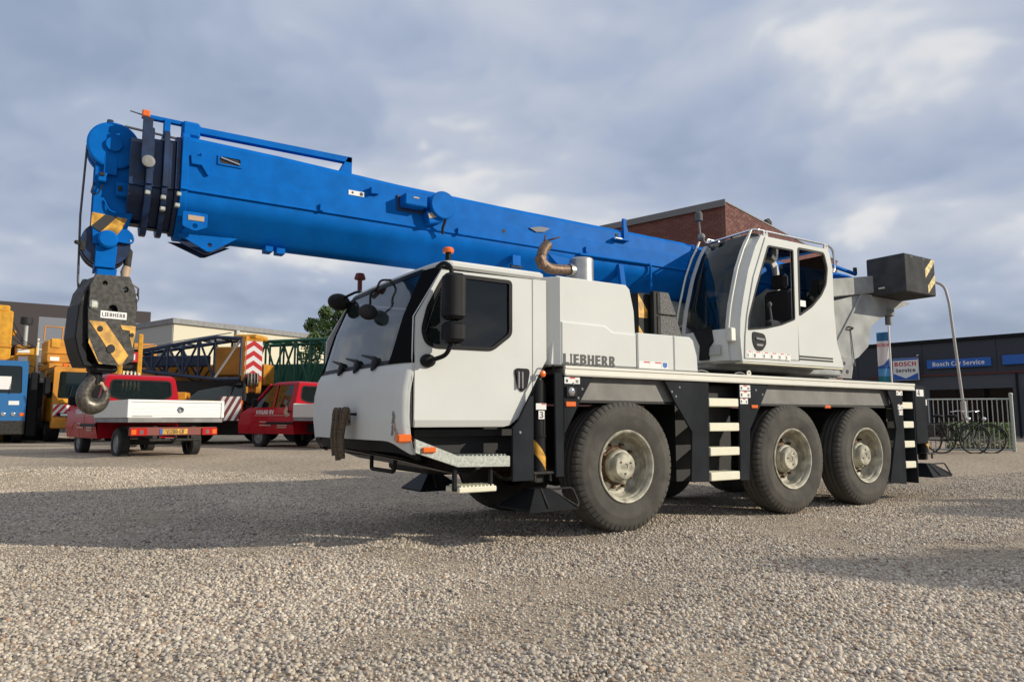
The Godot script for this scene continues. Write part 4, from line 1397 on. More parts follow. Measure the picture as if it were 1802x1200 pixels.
func hook_block() -> void:
	var t := thing("hook_block", "black and yellow hook block hanging from the blue boom head", "hook block", V(-4.715, 1.20, 0.05), deg_to_rad(15.0))
	t.scale = V(0.88, 1.0, 0.88)
	# local: x across, y up from the hook's lowest point, z towards the viewer
	var cheek := pl([-0.20, 1.02, -0.16, 1.115, 0.13, 1.13, 0.185, 1.02, 0.205, 0.80, 0.205, 0.43, 0.09, 0.385, -0.09, 0.395, -0.19, 0.60, -0.205, 0.80])
	for z in [0.15, -0.19]:
		var q := MB.new()
		q.plate(cheek, [circle(0.0, 0.84, 0.042, 18), circle(0.10, 1.02, 0.026, 14), circle(-0.08, 1.05, 0.022, 14)], z, z + 0.04)
		put("cheek_plate", q, M.block, t)
	var q := MB.new()
	for z in [-0.10, 0.0, 0.10]:
		q.lathe([Vector2(0, -0.042), Vector2(0.23, -0.042), Vector2(0.24, -0.03), Vector2(0.20, -0.008), Vector2(0.20, 0.008), Vector2(0.24, 0.03), Vector2(0.23, 0.042), Vector2(0, 0.042)], Transform3D(Basis.IDENTITY, V(-0.03, 0.80, z)), 32)
	put("sheave", q, M.black, t)
	# rope guard that closes the left side
	pr("side_guard", t, M.black, [-0.27, 0.86, -0.20, 0.86, -0.17, 0.42, -0.10, 0.37, -0.20, 0.37, -0.25, 0.48, -0.285, 0.60], -0.18, 0.14, 0.01)
	pr("upper_guard", t, M.block, [-0.26, 0.86, -0.235, 0.98, -0.16, 1.10, -0.10, 1.125, -0.10, 1.10, -0.14, 1.07, -0.21, 0.96, -0.23, 0.86], -0.18, 0.14, 0.006)
	bx("guard_bolt", t, M.galv, -0.20, 0.83, 0.15, -0.13, 0.90, 0.215, 0.015)
	q = MB.new()
	q.box(-0.215, 0.98, -0.14, 0.20, 1.02, 0.13, 0.01)
	q.box(0.10, 0.42, -0.15, 0.19, 0.98, 0.145, 0.02)
	put("spacer", q, M.dirty_black, t)
	# yellow bands on the face
	pr("yellow_band", t, M.stripe_yellow, [-0.195, 0.735, -0.06, 0.735, 0.155, 0.475, 0.10, 0.39, 0.075, 0.39], 0.19, 0.194, 0.0)
	pr("yellow_band", t, M.stripe_yellow, [-0.185, 0.595, -0.10, 0.415, -0.06, 0.393, -0.09, 0.392, -0.19, 0.56], 0.19, 0.194, 0.0)
	pr("yellow_band", t, M.stripe_yellow, [0.07, 0.72, 0.205, 0.72, 0.205, 0.64, 0.185, 0.54, 0.16, 0.62, 0.155, 0.68, 0.09, 0.685], 0.19, 0.194, 0.0)
	q = MB.new()
	for e in [[-0.10, 0.675, 0.024], [0.0, 0.52, 0.036], [0.175, 0.645, 0.018]]:
		q.prism(circle(e[0], e[1], e[2], 16), 0.190, 0.198)
	put("face_hole", q, M.dark, t)
	bx("name_plate", t, M.sign_white, -0.105, 0.765, 0.19, 0.12, 0.825, 0.195, 0.002)
	text("LIEBHERR", 0.032, M.letter, t, facing_z(0.007, 0.795, 0.196), 0.98)
	# crosshead, shank and hook
	q = MB.new()
	q.box(-0.10, 0.33, -0.13, 0.10, 0.40, 0.12, 0.02)
	q.cyl(V(-0.05, 0.24, 0), V(-0.05, 0.36, 0), 0.055, 20)
	put("crosshead", q, M.black, t)
	q = MB.new()
	var hk := [[-0.05, 0.36, 0.050], [-0.055, 0.30, 0.052], [-0.085, 0.25, 0.054], [-0.125, 0.195, 0.058], [-0.14, 0.13, 0.064], [-0.115, 0.075, 0.068], [-0.06, 0.055, 0.066], [0.0, 0.07, 0.058], [0.035, 0.115, 0.048], [0.045, 0.165, 0.038], [0.035, 0.205, 0.026], [0.02, 0.225, 0.010]]
	var pts: Array = []
	var rs: Array = []
	for e in hk:
		pts.append(V(e[0], e[1], 0)); rs.append(e[2])
	var cu := Curve3D.new()
	var out: Array = []
	var orr: Array = []
	for i in pts.size() - 1:
		for k in 4:
			var u := k / 4.0
			var p0: Vector3 = pts[maxi(i - 1, 0)]
			var p3: Vector3 = pts[mini(i + 2, pts.size() - 1)]
			out.append(pts[i].cubic_interpolate(pts[i + 1], p0, p3, u))
			orr.append(lerpf(rs[i], rs[i + 1], u))
	out.append(pts[-1]); orr.append(rs[-1])
	q.tube(out, orr, 16)
	put("hook", q, M.hook_steel, t)
	tb("safety_latch", t, M.tan, [V(-0.04, 0.25, 0.03), V(0.0, 0.24, 0.03), V(0.03, 0.19, 0.02)], [0.02, 0.016, 0.010], 8)
	# pale guard plate and chain on the right
	pr("pale_guard", t, M.cream, [0.13, 1.125, 0.19, 1.10, 0.20, 0.98, 0.16, 0.90, 0.17, 1.0], -0.02, 0.10, 0.004)
	tb("chain_bracket", t, M.grey, [V(0.12, 1.13, 0.05), V(0.26, 1.065, 0.05)], 0.009, 6)
	q = MB.new()
	var y := 1.06
	var flip_link := false
	var xx := 0.26
	while y > 0.80:
		var lk: Array = []
		for i in 12:
			var a := TAU * i / 12
			var sx := 0.015 * cos(a)
			var sy := 0.034 * sin(a)
			lk.append(V(xx + (sx if flip_link else 0.0), y - 0.03 + sy, 0.05 + (0.0 if flip_link else sx)))
		q.tube(lk, 0.0062, 5, true)
		flip_link = not flip_link
		y -= 0.047
		xx -= 0.006
	put("chain", q, M.wire, t)

func tow_ropes() -> void:
	var t := thing("tow_rope", "brown fabric tow rope looped over the bar on the white cab front", "rope", V(-2.68, 0.735, 0.17))
	var k := 0
	for e in [[0.0, 0.06, 0.0], [0.13, -0.03, 0.02], [-0.09, 0.02, -0.02], [0.20, -0.10, 0.01]]:
		var z: float = e[0]
		tb("strand", t, M.rope_strap, arc([V(-0.02, 0.36, z - 0.03), V(-0.03, 0.515, z - 0.03 + e[2]), V(-0.06, 0.50, z + 0.01), V(-0.055, 0.25, z - 0.07 + e[1] * 0.3), V(-0.04, 0.03 + absf(e[2]) * 2.0, z - 0.05 + e[1] * 0.5)], 0.03, 4), 0.026, 8)
		k += 1

func superstructure(c: Node3D) -> void:
	var q := MB.new()
	q.lathe([Vector2(0, 1.655), Vector2(0.72, 1.655), Vector2(0.72, 1.74), Vector2(0.66, 1.74), Vector2(0.66, 1.80), Vector2(0, 1.80)], Transform3D(Basis(Vector3.RIGHT, -PI / 2), V(3.2, 0, 0.0)), 48)
	put("slewing_ring", q, M.dirty_black, c)
	q = MB.new()
	q.box(1.75, 1.78, -1.1, 4.6, 1.86, 0.75, 0.02)
	var side := pl([2.2, 1.8, 4.95, 1.74, 5.02, 2.05, 5.16, 2.09, 5.44, 2.27, 5.55, 2.59, 5.78, 2.71, 6.2, 2.90, 6.5, 3.0, 6.5, 3.12, 5.4, 3.12, 4.6, 2.95, 3.4, 3.0, 2.4, 2.4])
	q.prism(side, 0.40, 0.44, 0.004)
	q.prism(side, -0.46, -0.42, 0.004)
	var fr := put("turntable_frame", q, M.frame_white, c)
	# outer plate behind the operator's cab, with its welded rib and bolted foot
	pr("rear_side_plate", fr, M.frame_white, [4.25, 1.76, 4.95, 1.76, 5.04, 2.05, 5.16, 2.09, 5.44, 2.27, 5.55, 2.59, 5.78, 2.71, 6.21, 2.90, 6.75, 3.05, 6.4, 3.10, 5.40, 3.09, 4.58, 2.90, 4.25, 2.90], 0.655, 0.69, 0.004)
	pr("rear_beam", fr, M.frame_white, [4.2, 2.90, 4.2, 3.18, 4.61, 3.235, 5.70, 3.40, 5.70, 3.13], 0.60, 0.72, 0.012)
	pr("foot_plate", fr, M.grey, [4.45, 1.76, 4.90, 1.76, 4.985, 2.05, 4.60, 2.09], 0.69, 0.705, 0.004)
	tb("plate_rib", fr, M.frame_white, [V(4.45, 2.12, 0.70), V(5.30, 3.06, 0.70)], 0.022, 8)
	tb("hand_grip", fr, M.dark, arc([V(4.86, 2.52, 0.69), V(4.88, 2.53, 0.74), V(4.98, 2.52, 0.74), V(5.0, 2.50, 0.69)], 0.02), 0.012, 6)
	tb("grip_cable", fr, M.grey, [V(4.97, 2.52, 0.70), V(5.02, 1.95, 0.71)], 0.008, 5)
	q = MB.new()
	q.prism(circle(4.40, 2.70, 0.075, 18), 0.69, 0.70)
	q.prism(circle(4.75, 1.98, 0.026, 12), 0.705, 0.712)
	q.prism(circle(4.66, 1.86, 0.03, 12), 0.705, 0.712)
	q.prism(circle(4.82, 1.86, 0.03, 12), 0.705, 0.712)
	put("plate_holes", q, M.dark, fr)
	pr("underside_web", fr, M.frame_white, [-0.66, 0, 0.66, 0, 0.66, 0.03, -0.66, 0.03], 5.55, 6.7, 0.0, Transform3D(YZ, V(0, 3.03, 0)))
	q = MB.new()
	q.cyl(V(6.10, 2.66, 0.66), V(6.10, 2.85, 0.66), 0.05, 12)
	q.cyl(V(6.10, 2.80, 0.66), V(6.10, 2.90, 0.66), 0.09, 12)
	put("lock_pin", q, M.grey, fr)
	tb("lift_cylinder", c, M.galv, [V(0.75, 2.66, -0.01), V(2.1, 2.60, -0.01), V(4.2, 2.45, -0.01)], 0.15, 24)
	bx("cylinder_head", c, M.blue, 0.45, 2.50, -0.22, 0.80, 2.80, 0.20, 0.04)
	# boom rest with hazard stripes between engine cover and operator's cab
	q = MB.new()
	q.box(0.42, 2.06, 0.72, 0.64, 2.58, 0.96, 0.012)
	q.box(0.58, 2.06, 0.98, 0.68, 2.60, 1.04, 0.01)
	var br := put("boom_rest", q, M.black, c)
	pr("hazard_band", br, M.stripe_yellow, [0.425, 2.42, 0.425, 2.56, 0.56, 2.38, 0.56, 2.29, 0.43, 2.29], 0.961, 0.964, 0.0)
	pr("hazard_band", br, M.stripe_yellow, [0.425, 2.08, 0.425, 2.20, 0.52, 2.08], 0.961, 0.964, 0.0)
	# counterweight: a dark wing on each side
	for s in [1, -1]:
		q = MB.new()
		var z0 := 0.62 if s == 1 else -1.22
		q.box(5.62, 3.07, z0, 6.50, 3.66, z0 + 0.60, 0.014)
		var cw := put("counterweight", q, M.counter, c)
		if s == 1:
			pr("hazard_band", cw, M.stripe_pale, [6.20, 3.33, 6.20, 3.47, 6.40, 3.645, 6.485, 3.645, 6.485, 3.60], 1.22, 1.224, 0.0)
			pr("hazard_band", cw, M.stripe_pale, [6.26, 3.10, 6.26, 3.22, 6.485, 3.42, 6.485, 3.29], 1.22, 1.224, 0.0)
			bx("lifting_pocket", cw, M.dark, 5.77, 3.60, 1.214, 5.86, 3.655, 1.224, 0.0)
			bx("lifting_pocket", cw, M.dark, 6.12, 3.605, 1.214, 6.21, 3.655, 1.224, 0.0)
			bx("rating_plate", cw, M.alu, 5.612, 3.16, 0.80, 5.62, 3.185, 0.90, 0.0)
	bx("counterweight_link", c, M.counter, 6.10, 3.07, -0.62, 6.50, 3.45, 0.62, 0.012)
	# blue boom foot behind the cab
	pr("boom_foot", c, M.blue, [5.2, 3.1, 5.2, 3.50, 5.7, 3.49, 6.05, 3.44, 6.1, 3.30, 5.8, 3.1], -0.30, 0.28, 0.02)
	tb("boom_foot_rail", c, M.blue, [V(4.9, 3.53, 0.45), V(5.6, 3.46, 0.45)], 0.03, 8)
	bx("camera_post", c, M.dark, 5.55, 3.46, 0.44, 5.60, 3.56, 0.48, 0.0)

func operator_cab(c: Node3D) -> void:
	var q := MB.new()
	var W := 1.20
	var body := pl([1.875, 1.845, 3.935, 1.853, 3.932, 1.900, 3.818, 2.173, 3.785, 2.622, 3.795, 3.210, 3.735, 3.42, 3.690, 3.458, 2.36, 3.452, 2.107, 2.911, 1.960, 2.440, 1.90, 2.15])
	var dw := rounded(pl([1.966, 2.226, 1.990, 2.392, 2.160, 2.798, 2.411, 3.339, 2.930, 3.347, 2.904, 2.424, 2.621, 2.332, 2.309, 2.266]), 0.03)
	var rw := rounded(pl([3.035, 3.40, 3.620, 3.405, 3.690, 3.197, 3.640, 2.96, 3.52, 2.80, 3.296, 2.623, 3.005, 2.473]), 0.05)
	q.plate(body, [dw, rw], W - 0.035, W)
	q.plate(body, [rw], 0.34, 0.375)
	q.box(3.70, 1.86, 0.375, 3.785, 2.60, W - 0.035)
	q.box(1.90, 1.845, 0.375, 3.93, 1.90, W - 0.035)
	var cab := put("operator_cab", q, M.white, c)
	pr("rear_window", cab, M.glass_green, [-1.15, 2.62, -0.40, 2.62, -0.40, 3.40, -1.15, 3.40], 3.74, 3.75, 0.0, Transform3D(YZ, Vector3.ZERO))
	# door skin, its seal and glass, rear side glass
	q = MB.new()
	q.plate(pl([1.905, 1.885, 1.925, 2.15, 1.975, 2.42, 2.118, 2.898, 2.378, 3.438, 2.990, 3.438, 2.960, 2.470, 2.942, 1.908]), [dw], W + 0.002, W + 0.014)
	put("sliding_door", q, M.white, cab)
	q = MB.new()
	q.plate(dw, [MB.inset(MB.ccw(dw), 0.022)], W - 0.01, W + 0.018)
	q.plate(rw, [MB.inset(MB.ccw(rw), 0.03)], W - 0.01, W + 0.004)
	put("window_seal", q, M.black, cab)
	q = MB.new()
	q.prism(MB.inset(MB.ccw(dw), 0.022), W - 0.006, W + 0.0)
	put("door_window", q, M.glass_green, cab)
	q = MB.new()
	q.prism(MB.inset(MB.ccw(rw), 0.03), W - 0.022, W - 0.016)
	put("side_window", q, M.glass_green, cab)
	bx("window_sticker", cab, M.sticker, 3.03, 2.62, W - 0.015, 3.18, 2.70, W - 0.013, 0.0)
	# front: curved glass between two pillars that lean forward at the bottom
	var fx := func(y: float) -> float:
		return tab([1.84, 2.0, 2.25, 2.55, 2.99, 3.30, 3.49], [1.76, 1.74, 1.73, 1.79, 1.93, 2.08, 2.22], y)
	var strip := func(z0: float, z1: float, y0: float, y1: float, bow: float, thick: float, lead := 0.0, lead1 := 0.0) -> MB:
		var s := MB.new()
		for side in 2:
			var g: Array = []
			for i in 13:
				var z: float = lerpf(z0, z1, i / 12.0)
				var row: Array = []
				for j in 15:
					var y: float = lerpf(y0, y1, j / 14.0)
					var x: float = fx.call(y) + lerpf(lead, lead1, i / 12.0) - bow * (1.0 - pow(2.0 * i / 12.0 - 1.0, 2.0)) + (thick if side == 1 else 0.0)
					row.append(V(x, y, z))
				g.append(row)
			if side == 1:
				g.reverse()
			s.grid(g)
		return s
	put("front_window", strip.call(0.43, 1.07, 2.24, 3.46, 0.05, 0.012), M.glass_green, cab)
	put("front_panel", strip.call(0.36, 1.10, 1.86, 2.24, 0.05, 0.03), M.white, cab)
	put("front_pillar", strip.call(0.36, 0.43, 1.86, 3.47, 0.0, 0.05), M.white_plain, cab)
	put("front_pillar", strip.call(1.07, 1.19, 1.86, 3.47, 0.0, 0.06, 0.0, 0.13), M.white, cab)
	# post between pillar and door, seen as the broad pale band
	var pp: Array = []
	for j in 11:
		var y := lerpf(1.85, 3.46, j / 10.0)
		pp.append(fx.call(y) + 0.11); pp.append(y)
	for e in [2.36, 3.45, 2.107, 2.911, 1.960, 2.440, 1.905, 2.15, 1.885, 1.85]:
		pp.append(e)
	pr("corner_post", cab, M.white, pp, W - 0.03, W + 0.001, 0.0)
	# wipers and rails outside the front glass
	var rail := func(z: float, off: float, r: float) -> Array:
		var o: Array = []
		for j in 12:
			var y: float = lerpf(2.12, 3.52, j / 11.0)
			o.append(V(fx.call(y) - off, y, z))
		return o
	tb("front_rail", cab, M.alu, rail.call(0.36, 0.10, 0.0), 0.014, 8)
	tb("front_rail", cab, M.alu, rail.call(1.13, 0.015, 0.0), 0.016, 8)
	bx("rail_foot", cab, M.alu, 1.70, 2.08, 1.10, 1.80, 2.25, 1.18, 0.015)
	pr("wiper_cover", cab, M.black, [0.62, 2.24, 0.90, 2.30, 0.92, 2.10, 0.86, 2.02, 0.84, 1.88, 0.70, 1.88, 0.72, 2.06], 1.66, 1.71, 0.006, Transform3D(Basis(Vector3(0, 0, 1), Vector3(0, 1, 0), Vector3(-1, 0, 0)), V(3.37, 0, 0)))
	tb("wiper", cab, M.dark, [V(1.69, 2.20, 0.72), V(1.74, 2.55, 0.60), V(1.93, 3.15, 0.58)], 0.010, 6)
	bx("front_plate", cab, M.sill_grey, 1.685, 1.93, 0.80, 1.70, 2.05, 1.02, 0.002)
	# roof
	q = MB.new()
	q.box(2.20, 3.445, 0.37, 3.70, 3.475, W - 0.03, 0.006)
	put("roof_window", q, M.glass_green, cab)
	q = MB.new()
	q.tube(arc([V(2.22, 3.50, 0.40), V(2.24, 3.53, 1.16), V(3.78, 3.535, 1.16), V(3.90, 3.48, 1.16), V(3.92, 3.20, 1.16), V(3.86, 3.17, 1.16), V(3.80, 3.22, 1.16)], 0.07), 0.016, 8)
	q.tube([V(2.22, 3.50, 0.40), V(2.24, 3.56, 0.40), V(3.75, 3.54, 0.40)], 0.016, 8)
	put("roof_rail", q, M.chrome, cab)
	for x in [2.42, 3.70]:
		q = MB.new()
		q.plate(rounded(pl([x - 0.05, 3.45, x + 0.05, 3.45, x + 0.035, 3.53, x - 0.035, 3.53]), 0.025), [circle(x, 3.505, 0.014, 10)], 1.165, 1.185)
		put("rail_eye", q, M.white_plain, cab)
	q = MB.new()
	q.tube(arc([V(2.20, 3.50, 0.40), V(2.12, 3.60, 0.38), V(2.10, 3.80, 0.38)], 0.03), 0.012, 6)
	q.ball(V(2.12, 3.58, 0.40), V(0.05, 0.05, 0.05), 10, 8)
	put("aerial_foot", q, M.grey, cab)
	q = MB.new()
	q.lathe([Vector2(0, 0), Vector2(0.05, 0), Vector2(0.05, 0.10), Vector2(0.03, 0.13), Vector2(0, 0.13)], Transform3D(Basis(Vector3.RIGHT, -PI / 2), V(2.10, 3.80, 0.38)), 14)
	put("cab_beacon", q, M.inside, cab)
	# door handle, lower slots, stickers
	q = MB.new()
	q.prism(rounded(pl([2.04, 2.22, 2.28, 2.20, 2.31, 2.08, 2.22, 1.985, 2.10, 1.985, 2.04, 2.08]), 0.05), W + 0.014, W + 0.022, 0.003)
	put("door_handle", q, M.black, cab)
	q = MB.new()
	q.prism(rounded(pl([2.10, 2.15, 2.26, 2.14, 2.26, 2.11, 2.10, 2.12]), 0.01), W + 0.022, W + 0.034, 0.003)
	q.prism(rounded(pl([2.10, 2.07, 2.24, 2.07, 2.22, 2.04, 2.11, 2.04]), 0.01), W + 0.022, W + 0.030, 0.003)
	put("handle_grip", q, M.grey, cab)
	for e in [[1.972, 1.955], [1.935, 1.925]]:
		bx("vent_slot", cab, M.dark, 2.98, e[0] - 0.022, W + 0.0005, 3.70, e[0], W + 0.003, 0.0)
	var x := 1.935
	for wd in [0.10, 0.17, 0.13, 0.15, 0.13, 0.10]:
		bx("warning_sticker", cab, M.sticker, x, 1.895, W + 0.0142, x + wd, 1.975, W + 0.0154, 0.0)
		bx("sticker_band", cab, M.sign_red, x + wd * 0.3, 1.962, W + 0.0154, x + wd * 0.8, 1.973, W + 0.016, 0.0)
		bx("sticker_print", cab, M.letter, x + wd * 0.12, 1.905, W + 0.0154, x + wd * 0.28, 1.945, W + 0.016, 0.0)
		x += wd + 0.012
	bx("door_seam", cab, M.dark, 2.948, 1.90, W + 0.0005, 2.972, 2.47, W + 0.004, 0.0)
	bx("cab_sill", cab, M.cream, 1.88, 1.825, 1.08, 3.93, 1.845, 1.19, 0.004)
	# inside: seat, levers, console
	q = MB.new()
	q.box(2.75, 2.05, 0.55, 3.25, 2.25, 1.02, 0.05)
	q.box(3.12, 2.20, 0.56, 3.28, 2.90, 1.01, 0.05)
	q.box(3.16, 2.92, 0.66, 3.26, 3.12, 0.91, 0.04)
	q.box(2.55, 2.25, 1.0, 3.1, 2.42, 1.1, 0.03)
	put("operator_seat", q, M.seat, cab)
	q = MB.new()
	q.cyl(V(2.65, 2.4, 1.05), V(2.62, 2.6, 1.05), 0.015, 6)
	q.ball(V(2.62, 2.62, 1.05), V(0.03, 0.04, 0.03), 8, 6)
	q.box(2.10, 2.1, 0.45, 2.2, 2.75, 0.62, 0.02)
	put("levers", q, M.inside, cab)

func rear_gear(c: Node3D) -> void:
	jack(c, 6.12, 1.05)
	bx("rear_box", c, M.black, 5.58, 0.75, -1.2, 6.02, 1.66, 1.0, 0.02)
	var p := bx("rear_box_end", c, M.black_panel, 5.66, 0.80, 1.0, 5.98, 1.655, 1.22, 0.01)
	bx("number_plate", p, M.sticker, 5.72, 1.50, 1.2202, 5.92, 1.60, 1.2215, 0.0)
	text("4", 0.09, M.letter, p, facing_z(5.78, 1.55, 1.222))
	bx("plate_mark", p, M.sticker, 6.06, 1.37, 1.13, 6.17, 1.46, 1.135, 0.0)
	text("2", 0.07, M.letter, p, facing_z(6.115, 1.415, 1.136))

func crane() -> void:
	var c := thing("mobile_crane", "white three-axle mobile crane with blue telescopic boom parked in the gravel yard", "mobile crane")
	crane_node = c
	driver_cab(c)
	carrier(c)
	wheels(c)
	jack(c, -1.09, 1.13)
	jack(c, -1.09, -1.13)
	var s := bx("jack_sticker", c, M.sticker, -1.155, 1.245, 1.205, -1.035, 1.305, 1.209, 0.0)
	bx("sticker_band", s, M.sign_red, -1.09, 1.293, 1.209, -1.04, 1.303, 1.2096, 0.0)
	var s2 := bx("jack_number", c, M.sticker, -1.125, 1.155, 1.205, -1.055, 1.235, 1.209, 0.0)
	text("3", 0.06, M.letter, s2, facing_z(-1.09, 1.195, 1.2095))
	engine_cover(c)
	boom(c)
	boom_head(c)
	superstructure(c)
	operator_cab(c)
	rear_gear(c)
	hook_block()
	tow_ropes()
	chocks()

# ---------------------------------------------------------------- everything round the crane
func turn_to(yaw: float) -> float:      # node turn whose local -z looks along the compass yaw (0 = -z, 90 = +x)
	return -deg_to_rad(yaw)

func road_wheel(parent: Node, at: Vector3, r: float, wide: float, side: float, m: Material) -> void:
	var w := Node3D.new()
	w.name = "wheel"
	parent.add_child(w, true)
	w.position = at
	w.rotation.y = PI / 2 * side
	var q := MB.new()
	q.lathe([Vector2(r * 0.62, -wide), Vector2(r * 0.9, -wide), Vector2(r, -wide * 0.85), Vector2(r, -wide * 0.15), Vector2(r * 0.92, 0), Vector2(r * 0.66, 0.0), Vector2(r * 0.62, -0.01)], Transform3D.IDENTITY, 28)
	put("tyre", q, M.rubber_dark, w)
	q = MB.new()
	q.lathe([Vector2(r * 0.63, -0.02), Vector2(r * 0.60, -0.015), Vector2(r * 0.55, -0.05), Vector2(r * 0.32, -0.035), Vector2(r * 0.22, -0.015), Vector2(0, -0.012)], Transform3D.IDENTITY, 24)
	put("rim", q, m, w)

func pickup(label: String, at: Vector3, yaw: float, plate: bool) -> void:
	# local: -z forward, origin on the ground under the rear axle
	var t := thing("pickup_truck", label, "pickup truck", at, turn_to(yaw), "red dropside pickup trucks")
	var hw := func(y: float) -> float:
		return tab([0.4, 0.7, 1.05, 1.35, 1.95], [0.90, 0.95, 0.95, 0.90, 0.76], y)
	# lower body: side outline in (z, y), width follows the height
	var out := [[-1.28, 0.42], [-1.28, 1.20], [-3.28, 1.24], [-3.75, 1.10], [-3.92, 0.90], [-3.94, 0.42]]
	var q := MB.new()
	for i in out.size():
		if i == 1:
			continue
		var a: Array = out[i]
		var b: Array = out[(i + 1) % out.size()]
		var wa: float = hw.call(a[1])
		var wb: float = hw.call(b[1])
		q.oquad(V(-wa, a[1], a[0]), V(wa, a[1], a[0]), V(wb, b[1], b[0]), V(-wb, b[1], b[0]), V(0, 0.8, -2.5))
	for s in [-1.0, 1.0]:
		var rows := [0.42, 0.7, 1.05, 1.2]
		for k in rows.size() - 1:
			var e: Array = []
			for y in [rows[k], rows[k + 1]]:
				var zf := tab([0.42, 0.90, 1.10, 1.24], [-3.94, -3.92, -3.75, -3.28], y)
				var w: float = hw.call(y) * s
				e.append(V(w, y, -1.28)); e.append(V(w, y, zf))
			q.oquad(e[0], e[1], e[3], e[2], V(0, 0.8, -2.5))
	put("cab", q, M.red, t)
	# roof and pillars
	q = MB.new()
	var rr := [[1.86, -1.27, -2.60, 0.0], [1.92, -1.30, -2.48, 0.02], [1.955, -1.42, -2.25, 0.06], [1.965, -1.6, -2.1, 0.16]]
	for k in rr.size() - 1:
		var e0: Array = rr[k]
		var e1: Array = rr[k + 1]
		var w0: float = hw.call(e0[0]) - e0[3]
		var w1: float = hw.call(e1[0]) - e1[3]
		var c0 := [V(-w0, e0[0], e0[1]), V(w0, e0[0], e0[1]), V(w0, e0[0], e0[2]), V(-w0, e0[0], e0[2])]
		var c1 := [V(-w1, e1[0], e1[1]), V(w1, e1[0], e1[1]), V(w1, e1[0], e1[2]), V(-w1, e1[0], e1[2])]
		for i in 4:
			q.oquad(c0[i], c0[(i + 1) % 4], c1[(i + 1) % 4], c1[i], V(0, 1.5, -1.9))
		if k == rr.size() - 2:
			q.oquad(c1[0], c1[1], c1[2], c1[3], V(0, 1.5, -1.9))
	put("roof", q, M.red, t)
	var rear := pl([-0.93, 1.18, 0.93, 1.18, 0.785, 1.87, -0.785, 1.87])
	var glass_line := rounded(pl([-0.70, 1.44, -0.66, 1.80, 0.66, 1.80, 0.70, 1.44, 0.45, 1.36, -0.45, 1.36]), 0.08)
	q = MB.new()
	q.plate(rear, [glass_line], -0.03, 0.0, Transform3D(Basis.IDENTITY, V(0, 0, -1.27)))
	put("rear_wall", q, M.red, t)
	q = MB.new()
	q.plate(MB.inset(MB.ccw(glass_line), -0.03), [MB.inset(MB.ccw(glass_line), 0.012)], -0.004, 0.006, Transform3D(Basis.IDENTITY, V(0, 0, -1.27)))
	put("window_seal", q, M.black, t)
	q = MB.new()
	q.prism(glass_line, -0.016, -0.012, 0.0, Transform3D(Basis.IDENTITY, V(0, 0, -1.27)))
	put("rear_window", q, M.glass, t)
	for s in [-1.0, 1.0]:
		var col := func(z0: float, z1: float, z2: float, z3: float, called: String) -> void:
			var k := MB.new()
			var lo: float = hw.call(1.19)
			var hi: float = hw.call(1.88)
			var o := V(0, 1.5, (z0 + z1) / 2)
			for inn in [0.0, 0.04]:
				k.oquad(V(s * (lo - inn), 1.19, z0), V(s * (lo - inn), 1.19, z1), V(s * (hi - inn), 1.88, z3), V(s * (hi - inn), 1.88, z2), o if inn == 0.0 else V(s * 3.0, 1.5, z0))
			k.oquad(V(s * lo, 1.19, z1), V(s * (lo - 0.04), 1.19, z1), V(s * (hi - 0.04), 1.88, z3), V(s * hi, 1.88, z3), V(0, 1.5, z0))
			put(called, k, M.red, t)
		col.call(-1.272, -1.50, -1.272, -1.48, "rear_pillar")
		col.call(-2.20, -2.28, -2.20, -2.27, "door_post")
		tb("windscreen_pillar", t, M.red, [V(s * 0.915, 1.20, -3.30), V(s * 0.785, 1.88, -2.56)], 0.042, 8)
		q = MB.new()
		var p := [[-1.48, 1.19], [-1.46, 1.86], [-2.55, 1.86], [-3.25, 1.22], [-3.25, 1.19]]
		var c3: Array = []
		for e in p:
			c3.append(V((hw.call(e[1]) - 0.02) * s, e[1], e[0]))
		for i in range(1, 4):
			q.otri(c3[0], c3[i], c3[i + 1], V(0, 1.3, -2.2))
		put("side_window", q, M.glass, t)
		for z in [-2.25, -1.35]:
			bx("door_gap", t, M.dark, s * 0.951, 0.50, z - 0.003, s * 0.954, 1.18, z + 0.003, 0.0)
		bx("door_handle", t, M.black, s * 0.95, 1.06, -1.52, s * 0.975, 1.10, -1.38, 0.006)
		bx("side_moulding", t, M.black, s * 0.95, 0.70, -3.0 + 0.45, s * 0.968, 0.77, -1.30, 0.006)
		var mr := MB.new()
		mr.box(s * 0.98, 1.22, -3.0, s * 1.16, 1.46, -2.90, 0.03)
		put("mirror", mr, M.black, t)
		q = MB.new()
		var well := PackedVector2Array([Vector2(3.44, 0.42)])
		for i in 13:
			well.append(Vector2(3.0 + 0.43 * cos(PI * i / 12.0), 0.36 + 0.43 * sin(PI * i / 12.0)))
		well.append(Vector2(2.57, 0.42))
		q.prism(well, 0.0, 0.006, 0.0, Transform3D(Basis(Vector3(0, 0, -1), Vector3.UP, Vector3(1, 0, 0)), V(s * 0.953 - 0.003, 0, 0)))
		put("wheel_arch", q, M.dark, t)
	q = MB.new()
	q.oquad(V(-0.89, 1.22, -3.30), V(0.89, 1.22, -3.30), V(0.77, 1.88, -2.56), V(-0.77, 1.88, -2.56), V(0, 0.8, -2.4))
	put("windscreen", q, M.glass, t)
	for x in [-0.45, 0.45]:
		q = MB.new()
		q.box(x - 0.24, 0.8, -2.3, x + 0.24, 1.0, -1.75, 0.04)
		q.box(x - 0.23, 0.95, -1.78, x + 0.23, 1.52, -1.62, 0.05)
		q.box(x - 0.12, 1.53, -1.75, x + 0.12, 1.72, -1.66, 0.03)
		put("seat", q, M.seat, t)
	q = MB.new()
	var sw: Array = []
